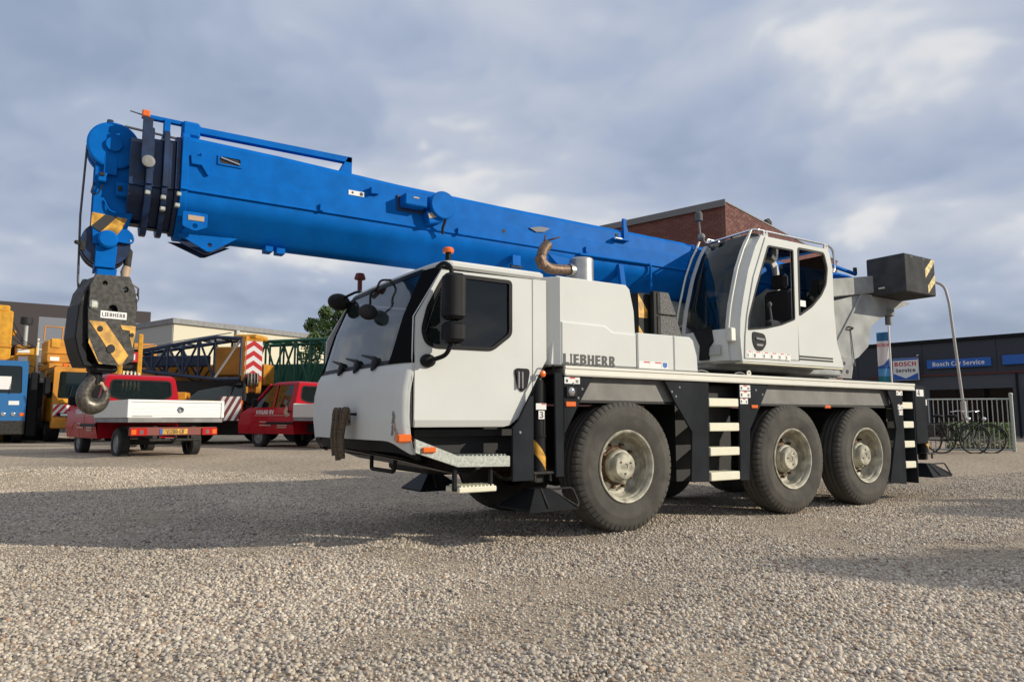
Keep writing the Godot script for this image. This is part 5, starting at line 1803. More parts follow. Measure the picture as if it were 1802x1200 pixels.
	for i in 20:
		var a := TAU * i / 20
		sw.append(V(-0.42 + 0.19 * cos(a), 1.28 + 0.17 * sin(a), -2.62 - 0.09 * sin(a)))
	q.tube(sw, 0.016, 6, true)
	q.cyl(V(-0.42, 1.28, -2.62), V(-0.42, 1.1, -2.95), 0.03, 8)
	put("steering_wheel", q, M.seat, t)
	bx("dashboard", t, M.inside, -0.86, 0.8, -3.2, 0.86, 1.2, -2.8, 0.06)
	# ladder frame, wheels
	q = MB.new()
	q.box(-0.45, 0.46, -3.6, -0.36, 0.72, 1.05)
	q.box(0.36, 0.46, -3.6, 0.45, 0.72, 1.05)
	q.box(-0.7, 0.30, -0.07, 0.7, 0.42, 0.07)
	put("chassis", q, M.dark, t)
	for z in [0.0, -3.0]:
		road_wheel(t, V(0.88, 0.335, z), 0.335, 0.22, 1.0, M.grey)
		road_wheel(t, V(-0.88, 0.335, z), 0.335, 0.22, -1.0, M.grey)
	# load bed: floor frame and four drop sides with pressed ribs
	bx("bed_floor", t, M.grey, -1.0, 0.80, -1.22, 1.0, 0.90, 1.16, 0.01)
	bx("drop_side", t, M.alu, -1.02, 0.90, -1.22, -0.985, 1.28, 1.13, 0.008)
	bx("drop_side", t, M.alu, 0.985, 0.90, -1.22, 1.02, 1.28, 1.13, 0.008)
	bx("headboard", t, M.alu, -1.0, 0.90, -1.24, 1.0, 1.30, -1.21, 0.008)
	var tg := bx("tailgate", t, M.sign_white, -1.02, 0.905, 1.13, 1.02, 1.285, 1.165, 0.008)
	bx("tailgate_frame", tg, M.sign_white, -1.02, 1.235, 1.165, 1.02, 1.285, 1.185, 0.006)
	bx("tailgate_frame", tg, M.sign_white, -1.02, 0.905, 1.165, -0.955, 1.235, 1.185, 0.006)
	bx("tailgate_frame", tg, M.sign_white, 0.955, 0.905, 1.165, 1.02, 1.235, 1.185, 0.006)
	for y in [0.96, 1.02, 1.08, 1.14]:
		bx("tailgate_rib", tg, M.sign_white, -0.95, y, 1.165, 0.95, y + 0.038, 1.172, 0.004)
	if plate:
		q = MB.new()
		q.lathe([Vector2(0.07, 0), Vector2(0.07, 0.012), Vector2(0.055, 0.014), Vector2(0, 0.008)], Transform3D(Basis.IDENTITY, V(0.06, 1.08, 1.172)), 20)
		put("badge", q, M.chrome, tg)
		bx("small_print", tg, M.grey, -0.92, 0.925, 1.165, -0.52, 0.94, 1.168, 0.0)
	# rear beam with lamps and number plate
	var rb := bx("rear_beam", t, M.brown_red, -0.92, 0.52, 0.98, 0.92, 0.70, 1.06, 0.01)
	for s in [-1.0, 1.0]:
		var lp := bx("tail_lamp", rb, M.red_lamp, s * 0.58, 0.52, 1.06, s * 0.92, 0.68, 1.10, 0.012)
		bx("turn_signal", rb, M.orange, s * 0.80, 0.545, 1.10, s * 0.90, 0.65, 1.108, 0.006)
		bx("reversing_lamp", rb, M.lamp_clear, s * 0.66, 0.55, 1.10, s * 0.73, 0.64, 1.108, 0.006)
	if plate:
		bx("number_plate", rb, M.stripe_yellow, -0.26, 0.545, 1.06, 0.27, 0.66, 1.07, 0.003)
		bx("plate_strip", rb, M.sign_blue, -0.315, 0.545, 1.06, -0.26, 0.66, 1.07, 0.0)
		text("V-260-LR", 0.075, M.letter, rb, facing_z(0.005, 0.602, 1.071), 0.9)
	q = MB.new()
	q.tube([V(-0.5, 0.42, 1.02), V(0.55, 0.42, 1.02)], 0.03, 8)
	q.tube([V(0.3, 0.42, 1.02), V(0.3, 0.56, 1.0)], 0.02, 6)
	q.tube([V(-0.3, 0.42, 1.02), V(-0.3, 0.56, 1.0)], 0.02, 6)
	q.ball(V(0.0, 0.50, 1.12), V(0.03, 0.03, 0.03), 10, 8)
	q.tube([V(0, 0.42, 1.02), V(0, 0.44, 1.12), V(0, 0.50, 1.12)], 0.018, 6)
	put("tow_bar", q, M.dirty_black, t)
	# lettering on the driver's side (local -x is the left)
	var lt := Transform3D(Basis(Vector3.UP, -PI / 2), V(-0.957, 1.06, -2.60))
	text("HOGAD BV", 0.12, M.sign_white, t, lt, 1.0)
	bx("side_line", t, M.tan, -0.960, 0.955, -3.1, -0.957, 0.97, -1.5, 0.0)
	for e in [[0.76, -2.85, -2.50], [0.66, -2.85, -2.30], [0.72, -2.0, -1.6], [0.66, -2.0, -1.55], [0.60, -2.0, -1.58]]:
		bx("small_lettering", t, M.faded, -0.960, e[0], e[1], -0.957, e[0] + 0.03, e[2], 0.0)
	pr("winged_emblem", t, M.tan, [-0.10, 0.0, 0.02, 0.20, 0.10, 0.10, 0.06, 0.02, 0.20, -0.08, 0.02, -0.14, -0.04, -0.06], 0.0, 0.003, 0.0, Transform3D(Basis(Vector3.UP, -PI / 2), V(-0.957, 1.05, -1.62)))

func stripes(parent: Node, x0: float, y0: float, x1: float, y1: float, z: float, n: int, lean: float, a: Material, b: Material, t := Transform3D.IDENTITY) -> void:
	var base := bx("warning_board", parent, a, x0, y0, z, x1, y1, z + 0.02, 0.0, t)
	var w := (x1 - x0) / (n * 2.0)
	var rect := pl([x0, y0, x1, y0, x1, y1, x0, y1])
	for i in range(-3, n + 3):
		var x := x0 + i * w * 2.0
		for p in Geometry2D.intersect_polygons(rect, pl([x, y0, x + w, y0, x + w + lean, y1, x + lean, y1])):
			var q := MB.new()
			q.prism(p, z + 0.02, z + 0.023, 0.0, t)
			put("stripe", q, b, base)

func bar(called: String, parent: Node, m: Material, a: Vector3, b: Vector3, r: float) -> void:
	var q := MB.new()
	q.cyl(a, b, r, 8)
	put(called, q, m, parent)

func lattice(parent: Node, m: Material, m2: Material, x0: float, x1: float, lo0: float, hi0: float, lo1: float, hi1: float, d0: float, d1: float, bays: int, r: float) -> void:
	# a square truss along local x; it may taper from one end to the other
	var P := func(u: float, up: int, near: int) -> Vector3:
		return V(lerpf(x0, x1, u), lerpf(lo0, lo1, u) if up == 0 else lerpf(hi0, hi1, u), lerpf(d0, d1, u) * (0.5 if near == 1 else -0.5))
	for up in 2:
		for near in 2:
			bar("chord", parent, m, P.call(0.0, up, near), P.call(1.0, up, near), r)
	for i in bays + 1:
		var u := float(i) / bays
		for near in 2:
			bar("upright", parent, m, P.call(u, 0, near), P.call(u, 1, near), r * 0.6)
		for up in 2:
			bar("cross_tie", parent, m, P.call(u, up, 0), P.call(u, up, 1), r * 0.5)
		if i < bays:
			var w := float(i + 1) / bays
			for near in 2:
				bar("brace", parent, m2, P.call(u, i % 2, near), P.call(w, 1 - i % 2, near), r * 0.6)
			bar("brace", parent, m2, P.call(u, 1, i % 2), P.call(w, 1, 1 - i % 2), r * 0.5)

func parked_cab(t: Node3D, m: Material, w: float, y0: float, y1: float, win0: float, deep: float, gl: Material) -> void:
	# local +z looks out of the windscreen
	var h := w / 2
	var q := MB.new()
	var hole := rounded(pl([-h + 0.14, win0, -h + 0.18, y1 - 0.18, h - 0.18, y1 - 0.18, h - 0.14, win0]), 0.08)
	q.plate(pl([-h, y0, h, y0, h, y1 - 0.06, h - 0.06, y1, -h + 0.06, y1, -h, y1 - 0.06]), [hole], -0.06, 0.0)
	q.box(-h, y1 - 0.06, -deep, h, y1, -0.06)
	q.box(-h, y0, -deep, h, y0 + 0.06, -0.06)
	q.box(-h, y0, -deep, h, y1, -deep + 0.05)
	var sh := rounded(pl([0.15, win0 + 0.02, 0.15, y1 - 0.2, deep - 0.5, y1 - 0.2, deep - 0.4, win0 + 0.02]), 0.1)
	for s in [-1.0, 1.0]:
		q.plate(pl([0.06, y0, deep, y0, deep, y1, 0.06, y1]), [sh], 0.0, 0.04, Transform3D(Basis(Vector3.UP, PI / 2), V(s * (h - 0.02) - 0.02, 0, 0)))
	put("cab", q, m, t)
	q = MB.new()
	q.prism(hole, -0.035, -0.03)
	put("windscreen", q, gl, t)
	for s in [-1.0, 1.0]:
		q = MB.new()
		q.prism(sh, 0.01, 0.015, 0.0, Transform3D(Basis(Vector3.UP, PI / 2), V(s * (h - 0.02), 0, 0)))
		put("side_window", q, M.glass_dark, t)
	q = MB.new()
	q.box(-h * 0.7, win0 - 0.5, -1.2, -h * 0.25, win0 + 0.5, -0.8, 0.05)
	q.box(-h + 0.1, win0 - 0.4, -0.5, h - 0.1, win0 - 0.02, -0.1, 0.04)
	put("seat", q, M.seat, t)
	for s in [-0.3, 0.3]:
		tb("wiper", t, M.dark, [V(s * w, win0 - 0.02, 0.02), V(s * w + 0.1, win0 + 0.45, 0.02)], 0.015, 5)
	for s in [-1.0, 1.0]:
		bx("mirror", t, M.black, s * (h + 0.08), win0 + 0.1, -0.1, s * (h + 0.28), win0 + 0.75, 0.02, 0.04)
		tb("mirror_arm", t, M.black, [V(s * h, y1 - 0.15, -0.05), V(s * (h + 0.18), y1 - 0.2, -0.04), V(s * (h + 0.18), win0 + 0.5, -0.04)], 0.02, 5)

func parked_machines() -> void:
	# yellow crane facing the yard, far left
	var g := 0.36
	var t := thing("yellow_crane", "yellow mobile crane with red and white striped bumper, facing the yard", "mobile crane", V(-3.75, g, -23.6), deg_to_rad(8.0))
	parked_cab(t, M.amber, 2.5, 0.75, 2.72, 1.58, 2.2, M.glass)
	stripes(t, -1.22, 0.92, -0.35, 1.36, 0.02, 4, 0.35, M.sign_white, M.sign_red)
	bx("bumper", t, M.amber, -1.25, 0.50, -0.3, 1.25, 0.90, 0.08, 0.04)
	bx("plate_holder", t, M.black, -1.10, 0.93, 0.045, -0.45, 1.05, 0.06, 0.0)
	bx("number_plate", t, M.sign_white, -0.98, 0.95, 0.06, -0.76, 1.03, 0.065, 0.0)
	bx("number_plate", t, M.sign_white, -0.70, 0.95, 0.06, -0.50, 1.03, 0.065, 0.0)
	bx("yellow_shelf", t, M.yellow, -1.0, 1.40, 0.0, -0.3, 1.55, 0.10, 0.02)
	for s in [-1.0, 1.0]:
		road_wheel(t, V(s * 1.2, 0.62, -1.6), 0.62, 0.4, s, M.grey)
		road_wheel(t, V(s * 1.2, 0.62, -4.0), 0.62, 0.4, s, M.grey)
	bx("carrier", t, M.dirty_black, -1.15, 0.5, -9.0, 1.15, 1.3, -0.4, 0.02)
	# boom lying over the cab roof
	var q := MB.new()
	q.prism(rounded(pl([-1.30, 2.95, -1.30, 3.85, 2.6, 3.95, 2.6, 2.95]), 0.12), -3.0, -1.9, 0.06)
	put("boom", q, M.amber, t)
	bx("boom_plate", t, M.yellow, -1.15, 3.55, -1.9, -0.85, 3.9, -1.86, 0.02)
	bx("boom_edge", t, M.amber, -1.30, 3.32, -1.9, 2.6, 3.36, -1.85, 0.01)
	bx("upper_deck", t, M.amber, -1.2, 2.74, -4.5, 1.3, 2.95, -1.7, 0.02)
	for x in [-1.1, -0.2, 0.7]:
		tb("hydraulic_hose", t, M.dark, arc([V(x, 2.98, -1.86), V(x + 0.1, 2.82, -1.7), V(x + 0.5, 2.80, -1.65), V(x + 0.6, 2.98, -1.86)], 0.08), 0.03, 6)
	for x in [-1.25, -0.65, -0.05]:
		bar("rail_post", t, M.amber, V(x, 3.9, -2.9), V(x, 4.45, -2.9), 0.025)
	bar("hand_rail", t, M.amber, V(-1.25, 4.45, -2.9), V(1.2, 4.45, -2.9), 0.025)
	bx("beacon", t, M.orange, -0.95, 2.72, -0.5, -0.8, 2.86, -0.35, 0.03)
	bx("roof_lamp", t, M.lamp_clear, -0.3, 2.72, -0.15, 0.0, 2.84, -0.05, 0.02)
	bx("rating_sticker", t, M.sign_white, -1.15, 3.05, -1.9, -0.85, 3.2, -1.893, 0.0)
	# ladder and yellow gear at the left edge
	var k := thing("yellow_tower_base", "yellow crane boom base with white ladder, at the left edge of the photo", "crane part", V(-6.6, g, -27.2), deg_to_rad(5.0))
	bx("mast", k, M.yellow, -0.60, 0.0, -0.6, 0.12, 5.05, 0.3, 0.05)
	bx("mast_bracket", k, M.yellow, 0.12, 3.0, -0.2, 0.3, 3.3, 0.2, 0.03)
	bx("mast_bracket", k, M.yellow, 0.12, 4.1, -0.2, 0.26, 4.3, 0.2, 0.03)
	bx("mast_cap", k, M.yellow, -0.7, 5.0, -0.5, 0.0, 5.25, 0.3, 0.04)
	bx("winch_box", k, M.yellow, 0.28, 2.3, -0.5, 0.98, 3.75, 0.1, 0.04)
	bx("winch_sign", k, M.sign_white, 0.38, 2.95, 0.1, 0.70, 3.3, 0.12, 0.0)
	bx("winch_sign", k, M.sign_white, 0.32, 3.45, 0.1, 0.74, 3.58, 0.12, 0.0)
	for i in 4:
		tb("cable", k, M.dark, [V(0.15, 4.6 - i * 0.3, 0.2), V(0.5, 3.9 - i * 0.1, 0.25), V(0.95, 3.7, 0.15)], 0.02, 5)
	for y in [2.6, 3.1, 3.6]:
		bx("bolt_flange", k, M.amber, -0.62, y, 0.3, 0.14, y + 0.08, 0.34, 0.01)
	bx("base", k, M.dark, -1.0, 0.0, -1.0, 1.8, 2.3, -0.2, 0.03)
	for x in [1.02, 1.48]:
		bx("ladder_rail", k, M.cream, x - 0.03, 2.2, 0.0, x + 0.03, 4.05, 0.05, 0.0)
	for i in 6:
		bx("ladder_rung", k, M.cream, 1.02, 2.4 + i * 0.3, 0.01, 1.48, 2.44 + i * 0.3, 0.04, 0.0)
	# blue lorry at the very edge
	t = thing("blue_lorry", "blue lorry cab with white paper behind its windscreen, at the left edge", "lorry", V(-7.0, g, -23.2), deg_to_rad(2.0))
	parked_cab(t, M.truck_blue, 2.5, 0.75, 2.85, 1.72, 2.0, M.glass)
	bx("bumper", t, M.dirty_black, -1.25, 0.30, -0.3, 1.25, 0.78, 0.06, 0.03)
	bx("paper", t, M.sign_white, 0.42, 1.85, -0.028, 0.78, 2.3, -0.022, 0.0)
	bx("badge", t, M.sign_white, 0.75, 1.32, 0.0, 1.05, 1.46, 0.01, 0.0)
	for x in [0.62, 0.90]:
		q = MB.new()
		q.lathe([Vector2(0.07, 0), Vector2(0.07, 0.02), Vector2(0.05, 0.03), Vector2(0, 0.03)], Transform3D(Basis.IDENTITY, V(x, 1.0, 0.0)), 14)
		put("headlight", q, M.lamp_clear, t)
	bx("turn_signal", t, M.orange, 1.08, 0.93, 0.0, 1.22, 1.05, 0.02, 0.01)
	for s in [-1.0, 1.0]:
		road_wheel(t, V(s * 1.2, 0.5, -1.3), 0.5, 0.3, s, M.grey)
	bx("load_box", t, M.dirty_black, -1.2, 0.55, -6.5, 1.2, 1.2, -2.0, 0.02)
	bx("side_guard", t, M.dark, 1.26, 0.2, -2.2, 1.62, 2.5, -1.0, 0.05)
	# yellow crane head standing behind the hook block
	t = thing("boom_head_block", "yellow boom head with pale rope sheaves beyond the hook block", "crane part", V(-3.1, g, -17.2), deg_to_rad(-6.0))
	bx("head_plate", t, M.yellow, 0.18, 2.0, -0.3, 0.30, 3.35, 0.3, 0.02)
	bx("head_plate", t, M.yellow, -0.32, 2.0, -0.3, -0.20, 3.0, 0.3, 0.02)
	bx("head_bridge", t, M.yellow, -0.32, 1.78, -0.3, 0.30, 2.05, 0.32, 0.03)
	bx("head_top", t, M.dirty_black, -0.3, 2.3, -0.2, 0.2, 2.9, 0.2, 0.03)
	var sg := bx("warning_sign", t, M.sign_red, -0.22, 2.50, 0.30, 0.20, 2.80, 0.32, 0.0)
	bx("sign_field", sg, M.sign_white, -0.14, 2.56, 0.32, 0.12, 2.74, 0.325, 0.0)
	for i in 5:
		q = MB.new()
		var rp: Array = []
		for a in 10:
			var u := PI * (0.05 + 0.9 * a / 9.0)
			rp.append(V(-0.16 + i * 0.10, 1.95 + 0.28 * cos(u), 0.10 + 0.30 * sin(u)))
		q.tube(rp, 0.028, 6)
		put("rope_turn", q, M.cream, t)
	q = MB.new()
	q.cyl(V(-0.3, 1.95, 0.1), V(0.3, 1.95, 0.1), 0.25, 16)
	put("rope_drum", q, M.dirty_black, t)
	bx("stand", t, M.dirty_black, -0.3, 0.0, -0.4, 0.3, 1.8, 0.0, 0.03)
	# crane with a dark blue truss jib and chevron board
	t = thing("lattice_crane", "yellow crane carrying a dark blue lattice jib with red chevron board", "mobile crane", V(-0.3, g, -18.9), deg_to_rad(-40.0))
	var jib := Node3D.new()
	jib.name = "lattice_jib"
	t.add_child(jib)
	lattice(jib, M.blue_steel, M.blue_steel, -3.4, 0.15, 2.55, 3.05, 2.15, 3.55, 0.5, 1.1, 6, 0.065)
	lattice(jib, M.blue_steel, M.wire_light, 0.15, 1.05, 2.15, 3.55, 2.15, 3.50, 1.1, 1.0, 1, 0.065)
	bx("main_boom", t, M.amber, -3.6, 2.0, -1.5, 1.3, 2.75, -0.75, 0.05)
	bx("boom_extension", t, M.amber, -0.3, 2.3, -0.45, 1.1, 3.3, -0.1, 0.05)
	bx("stowed_jib_section", t, M.blue_steel, -3.4, 2.62, -0.2, -0.4, 3.0, 0.05, 0.03)
	bx("boom_top_gear", t, M.yellow, 0.7, 3.50, -0.5, 1.5, 3.66, 0.35, 0.04)
	bx("head_frame", t, M.amber, 1.05, 2.1, -0.6, 1.25, 3.6, 0.5, 0.03)
	var hd := Transform3D(Basis(Vector3.UP, 0.55).scaled(Vector3(0.82, 0.92, 0.82)), V(1.42, 0.24, 0.35))
	bx("head_plate", t, M.amber, -0.34, 1.60, -0.10, 0.34, 3.55, 0.0, 0.03, hd)
	var board := bx("chevron_board", t, M.sign_white, -0.33, 2.05, 0.0, 0.33, 3.45, 0.02, 0.0, hd)
	for i in 4:
		var y := 2.0 + i * 0.36
		for s in [-1.0, 1.0]:
			q = MB.new()
			q.prism(pl([0.0, y + 0.22, 0.0, y + 0.40, s * 0.33, y + 0.18, s * 0.33, y]), 0.02, 0.024, 0.0, hd)
			put("chevron_stripe", q, M.sign_red, board)
	for i in 4:
		q = MB.new()
		q.lathe([Vector2(0.0, -0.03), Vector2(0.26, -0.03), Vector2(0.22, 0), Vector2(0.26, 0.03), Vector2(0, 0.03)], hd * Transform3D(Basis(Vector3.UP, PI / 2), V(-0.18 + i * 0.12, 2.05, 0.12)), 20)
		put("head_sheave", q, M.rim if i % 2 else M.grey, t)
	bx("head_hook", t, M.amber, -0.34, 1.55, -0.05, -0.18, 1.80, 0.25, 0.03, hd)
	bx("head_hook", t, M.amber, 0.10, 1.55, -0.05, 0.30, 1.80, 0.25, 0.03, hd)
	var fr := Transform3D(Basis(Vector3.UP, 0.35), V(0, 0, 0))
	bx("carrier_deck", t, M.yellow, -1.3, 0.82, 0.1, 0.85, 1.42, 1.5, 0.05, fr)
	bx("carrier", t, M.dark, -3.4, 0.3, -3.2, 1.1, 1.3, 0.1, 0.03)
	bx("cab_shell", t, M.dark, -3.0, 1.30, -2.4, 1.1, 2.12, 0.25, 0.05)
	q = MB.new()
	q.oquad(fr * V(-0.75, 1.44, 1.1), fr * V(0.95, 1.44, 1.1), fr * V(0.95, 2.05, 0.65), fr * V(-0.45, 1.75, 0.85), fr * V(0, 1.5, 0))
	q.oquad(fr * V(-0.75, 1.44, 1.06), fr * V(0.95, 1.44, 1.06), fr * V(0.95, 2.05, 0.61), fr * V(-0.45, 1.75, 0.81), fr * V(0, 1.5, 3))
	put("windscreen", q, M.glass, t)
	tb("wiper", t, M.dark, [fr * V(0.5, 1.46, 1.14), fr * V(0.62, 1.95, 0.78)], 0.02, 5)
	bx("windscreen_post", t, M.dark, 0.95, 1.4, 0.4, 1.05, 2.2, 1.1, 0.02, fr)
	stripes(t, 0.35, 0.78, 0.98, 1.55, 1.52, 3, 0.4, M.sign_white, M.brown_red, fr)
	for x in [-2.6, -0.9]:
		q = MB.new()
		q.cyl(V(x, 0.55, -0.6), V(x, 0.55, 0.3), 0.55, 24)
		put("wheel", q, M.rubber_dark, t)
	for s in [-0.6, 0.3]:
		bx("front_lamp", t, M.orange, 0.88, 1.2 + s * 0.2, 1.0, 0.98, 1.38 + s * 0.2, 1.3, 0.02, fr)
	for x in [-2.8, -1.6, -0.6]:
		tb("hydraulic_hose", t, M.dark, arc([V(x, 2.7, -0.7), V(x + 0.2, 2.2, -0.55), V(x + 0.7, 2.15, -0.5), V(x + 0.9, 2.6, -0.7)], 0.15), 0.03, 6)
	tb("pendant_rope", t, M.wire_light, [V(-3.2, 3.2, 0.4), V(0.6, 3.72, 0.35)], 0.02, 5)
	bx("outrigger_box", t, M.yellow, -1.9, 0.55, 1.0, -1.45, 1.1, 1.3, 0.03, fr)
	bx("deck_chest", t, M.amber, -1.2, 1.42, 0.2, -0.8, 1.7, 0.9, 0.03, fr)
	# green truss crane
	t = thing("green_lattice_crane", "dark crane with a green lattice jib beside the blue one", "mobile crane", V(3.2, g, -20.0), deg_to_rad(-48.0))
	jib = Node3D.new()
	jib.name = "lattice_jib"
	t.add_child(jib)
	lattice(jib, M.green, M.green, -2.2, 2.8, 2.10, 3.75, 1.95, 3.8, 1.2, 1.2, 8, 0.065)
	for i in 5:
		bx("jib_strap", t, M.cream if i < 4 else M.dirty_black, 1.75 + i * 0.09, 2.6 - i * 0.02, 0.66, 1.80 + i * 0.09, 3.4, 0.68, 0.0, Transform3D(Basis(Vector3(0, 0, 1), 0.10), V(0.3, -0.15, 0)))
	bx("main_boom", t, M.green, -2.6, 2.2, -1.2, 3.4, 3.0, -0.6, 0.05)
	bx("carrier", t, M.dark, -3.0, 0.4, -1.6, 3.6, 1.75, 0.4, 0.04)
	bx("upper_body", t, M.dark, -2.0, 1.7, -1.4, 3.2, 2.2, 0.3, 0.04)
	for x in [-2.0, -0.3, 1.4, 2.8]:
		q = MB.new()
		q.cyl(V(x, 0.55, -0.4), V(x, 0.55, 0.5), 0.55, 20)
		put("wheel", q, M.rubber_dark, t)

func wall_frame(at: Vector3, yaw: float) -> Transform3D:
	# local x runs along the compass yaw, local z looks out of the wall to the right-hand side of that direction
	var y := deg_to_rad(yaw)
	var d := Vector3(sin(y), 0, -cos(y))
	return Transform3D(Basis(d, Vector3.UP, d.cross(Vector3.UP)), at)

func buildings() -> void:
	var g := 0.30
	var q := MB.new()
	# cream warehouse: long lit wall to the right of its corner, shaded end wall to the left
	var t := thing("warehouse", "cream flat-roofed warehouse with dark roof edge behind the parked cranes", "building", V(1.3, g, -42.7))
	t.transform = wall_frame(V(1.3, g, -42.7), 70.0)
	bx("wall", t, mat(lin(0.62, 0.58, 0.44), 0.7), 0.0, 0.0, -26.0, 44.0, 7.0, 0.0, 0.0)
	bx("roof_edge", t, M.grey, -0.15, 7.0, -26.2, 44.2, 7.35, 0.15, 0.02)
	bx("downpipe", t, M.sill_grey, 4.3, 0.0, 0.0, 4.55, 7.0, 0.2, 0.02)
	for i in 7:
		bx("wall_panel_joint", t, M.cream, 5.0 + i * 5.5, 0.0, 0.0, 5.08 + i * 5.5, 7.0, 0.02, 0.0)
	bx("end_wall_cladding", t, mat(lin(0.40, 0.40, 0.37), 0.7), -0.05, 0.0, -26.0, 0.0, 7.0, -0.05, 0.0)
	q = MB.new()
	for e in [[0, 0], [1, 0], [1, 1], [0, 1]]:
		q.cyl(V(3.0 + e[0] * 3.6, 7.3, -8.0 + e[1] * 3.0), V(4.8, 8.25, -6.5), 0.035, 5)
	q.cyl(V(3.0, 7.5, -5.0), V(6.6, 7.5, -5.0), 0.03, 5)
	q.cyl(V(4.2, 7.3, -5.0), V(4.8, 8.25, -6.5), 0.03, 5)
	q.cyl(V(5.4, 7.3, -5.0), V(4.8, 8.25, -6.5), 0.03, 5)
	put("roof_frame", q, M.grey, t)
	for x in [16.0, 31.0]:
		pr("roof_vent_flap", t, M.grey, [x, 7.35, x + 5.5, 8.1, x + 5.2, 7.95, x + 1.5, 7.35], -4.0, -2.0, 0.0)
	# dark sheds far left
	t = thing("dark_shed", "long dark-roofed shed on the skyline at far left", "building", V(-11.0, g, -68.0))
	bx("wall", t, M.grey, -14.0, 0.0, -10.0, 12.0, 6.5, 0.0, 0.0)
	pr("roof", t, mat(lin(0.055, 0.045, 0.045), 0.8), [1.0, 6.4, -11.0, 6.4, -11.0, 9.6, -5.0, 9.4], -14.4, 12.4, 0.02, Transform3D(YZ, Vector3.ZERO))
	t = thing("grey_shed", "low shed with a grey sheet roof beside the dark shed", "building", V(-2.6, g, -57.0))
	bx("wall", t, M.grey, -3.0, 0.0, -8.0, 6.0, 4.7, 0.0, 0.0)
	pr("roof", t, mat(lin(0.20, 0.21, 0.24), 0.5), [0.4, 4.6, -8.4, 4.6, -8.4, 7.6], -3.4, 6.4, 0.02, Transform3D(YZ, Vector3.ZERO))
	for i in 4:
		bar("roof_batten", t, M.sill_grey, V(-2.5 + i * 2.6, 4.70, 0.3), V(-2.5 + i * 2.6, 7.65, -8.4), 0.05)
	t = thing("flue_pipe", "thin grey flue pipe with cap in front of the dark shed", "pipe", V(-6.5, g, -44.2))
	bar("pipe", t, M.sill_grey, V(0, 0, 0), V(0, 6.6, 0), 0.10)
	bar("cap", t, M.dark, V(0, 6.55, 0), V(0, 6.95, 0), 0.32)
	brick_building()
	garage()

func brick_building() -> void:
	var t := thing("brick_building", "dark red brick building with flat roof rising behind the crane cab", "building", V(11.0, 0.3, -6.6))
	var right := wall_frame(V(11.0, 0.3, -6.6), 74.2)      # the sunlit face
	t.transform = right
	# local: x along the lit face, -z along the shaded face
	var H := 7.12
	var mort := mat(lin(0.15, 0.11, 0.10), 0.9)
	bx("wall", t, mort, 0.012, 0.0, -13.0, 10.3, H, -0.012, 0.0)
	bx("parapet_cap", t, M.grey, -0.06, H, -13.1, 10.35, H + 0.05, 0.03, 0.01)
	bx("fascia_board", t, mat(lin(0.16, 0.16, 0.165), 0.6), -0.085, H - 0.12, -13.1, -0.06, H + 0.08, 0.04, 0.004)
	var rng := RandomNumberGenerator.new()
	rng.seed = 5
	var tones: Array = []
	for c in [[0.150, 0.056, 0.046], [0.180, 0.070, 0.055], [0.125, 0.048, 0.042], [0.205, 0.088, 0.068]]:
		tones.append(mat(lin(c[0], c[1], c[2]), 0.85))
	var bm := MB.new()
	bm.box(0.0, 0.0, -0.04, 0.212, 0.056, 0.0, 0.004)
	var one := bm.mesh()
	var done := 0
	var rest := [MB.new(), MB.new()]
	var y := H - 0.066
	var row := 0
	while y > 0.0:
		var x := -0.11 if row % 2 else 0.0
		while x < 10.1:
			var x0 := maxf(x, 0.0)
			# the part that shows above the crane's cab roof lies near the corner
			if x0 < 2.7 and done < 290 and x0 == x:
				share("brick", one, tones[rng.randi() % 4], t, Transform3D(Basis.IDENTITY, V(x, y, rng.randf_range(-0.003, 0.003))))
				done += 1
			else:
				rest[rng.randi() % 2].box(x0, y, -0.04, x + 0.212, y + 0.056, rng.randf_range(-0.003, 0.003))
			x += 0.223
		var z := -0.02 - (0.11 if row % 2 else 0.0)
		while z > -12.6:
			rest[rng.randi() % 2].box(rng.randf_range(-0.003, 0.003), y, z - 0.212, 0.04, y + 0.056, z)
			z -= 0.223
		y -= 0.067
		row += 1
	for i in 2:
		var o := put("brickwork", rest[i], tones[i], t)
		o.set_meta("kind", "stuff")
	# floodlights on the roof edge, small camera near the corner
	for e in [[3.6, -0.06, 0.0], [0.0, -6.2, 0.0]]:
		var n := Node3D.new()
		n.name = "floodlight"
		t.add_child(n, true)
		n.position = V(e[0], H + 0.08, e[1])
		bx("lamp_body", n, M.dirty_black, -0.16, 0.04, -0.10, 0.16, 0.26, 0.06, 0.03, Transform3D(Basis(Vector3(0, 0, 1), 0.35 if e[0] > 0 else -0.2) * Basis(Vector3.RIGHT, -0.5), Vector3.ZERO))
		bx("bracket", n, M.grey, -0.05, -0.06, -0.05, 0.05, 0.08, 0.05, 0.0)
	var w := Node3D.new()
	w.name = "wall_camera"
	t.add_child(w, true)
	w.position = V(0.35, H - 0.95, 0.0)
	var q := MB.new()
	q.cyl(V(0, 0, 0.02), V(0.14, 0.04, 0.22), 0.05, 10)
	put("camera_body", q, M.sign_white, w)
	q = MB.new()
	q.cyl(V(0, 0, 0.0), V(0, -0.12, 0.05), 0.03, 8)
	put("camera_arm", q, M.dirty_black, w)

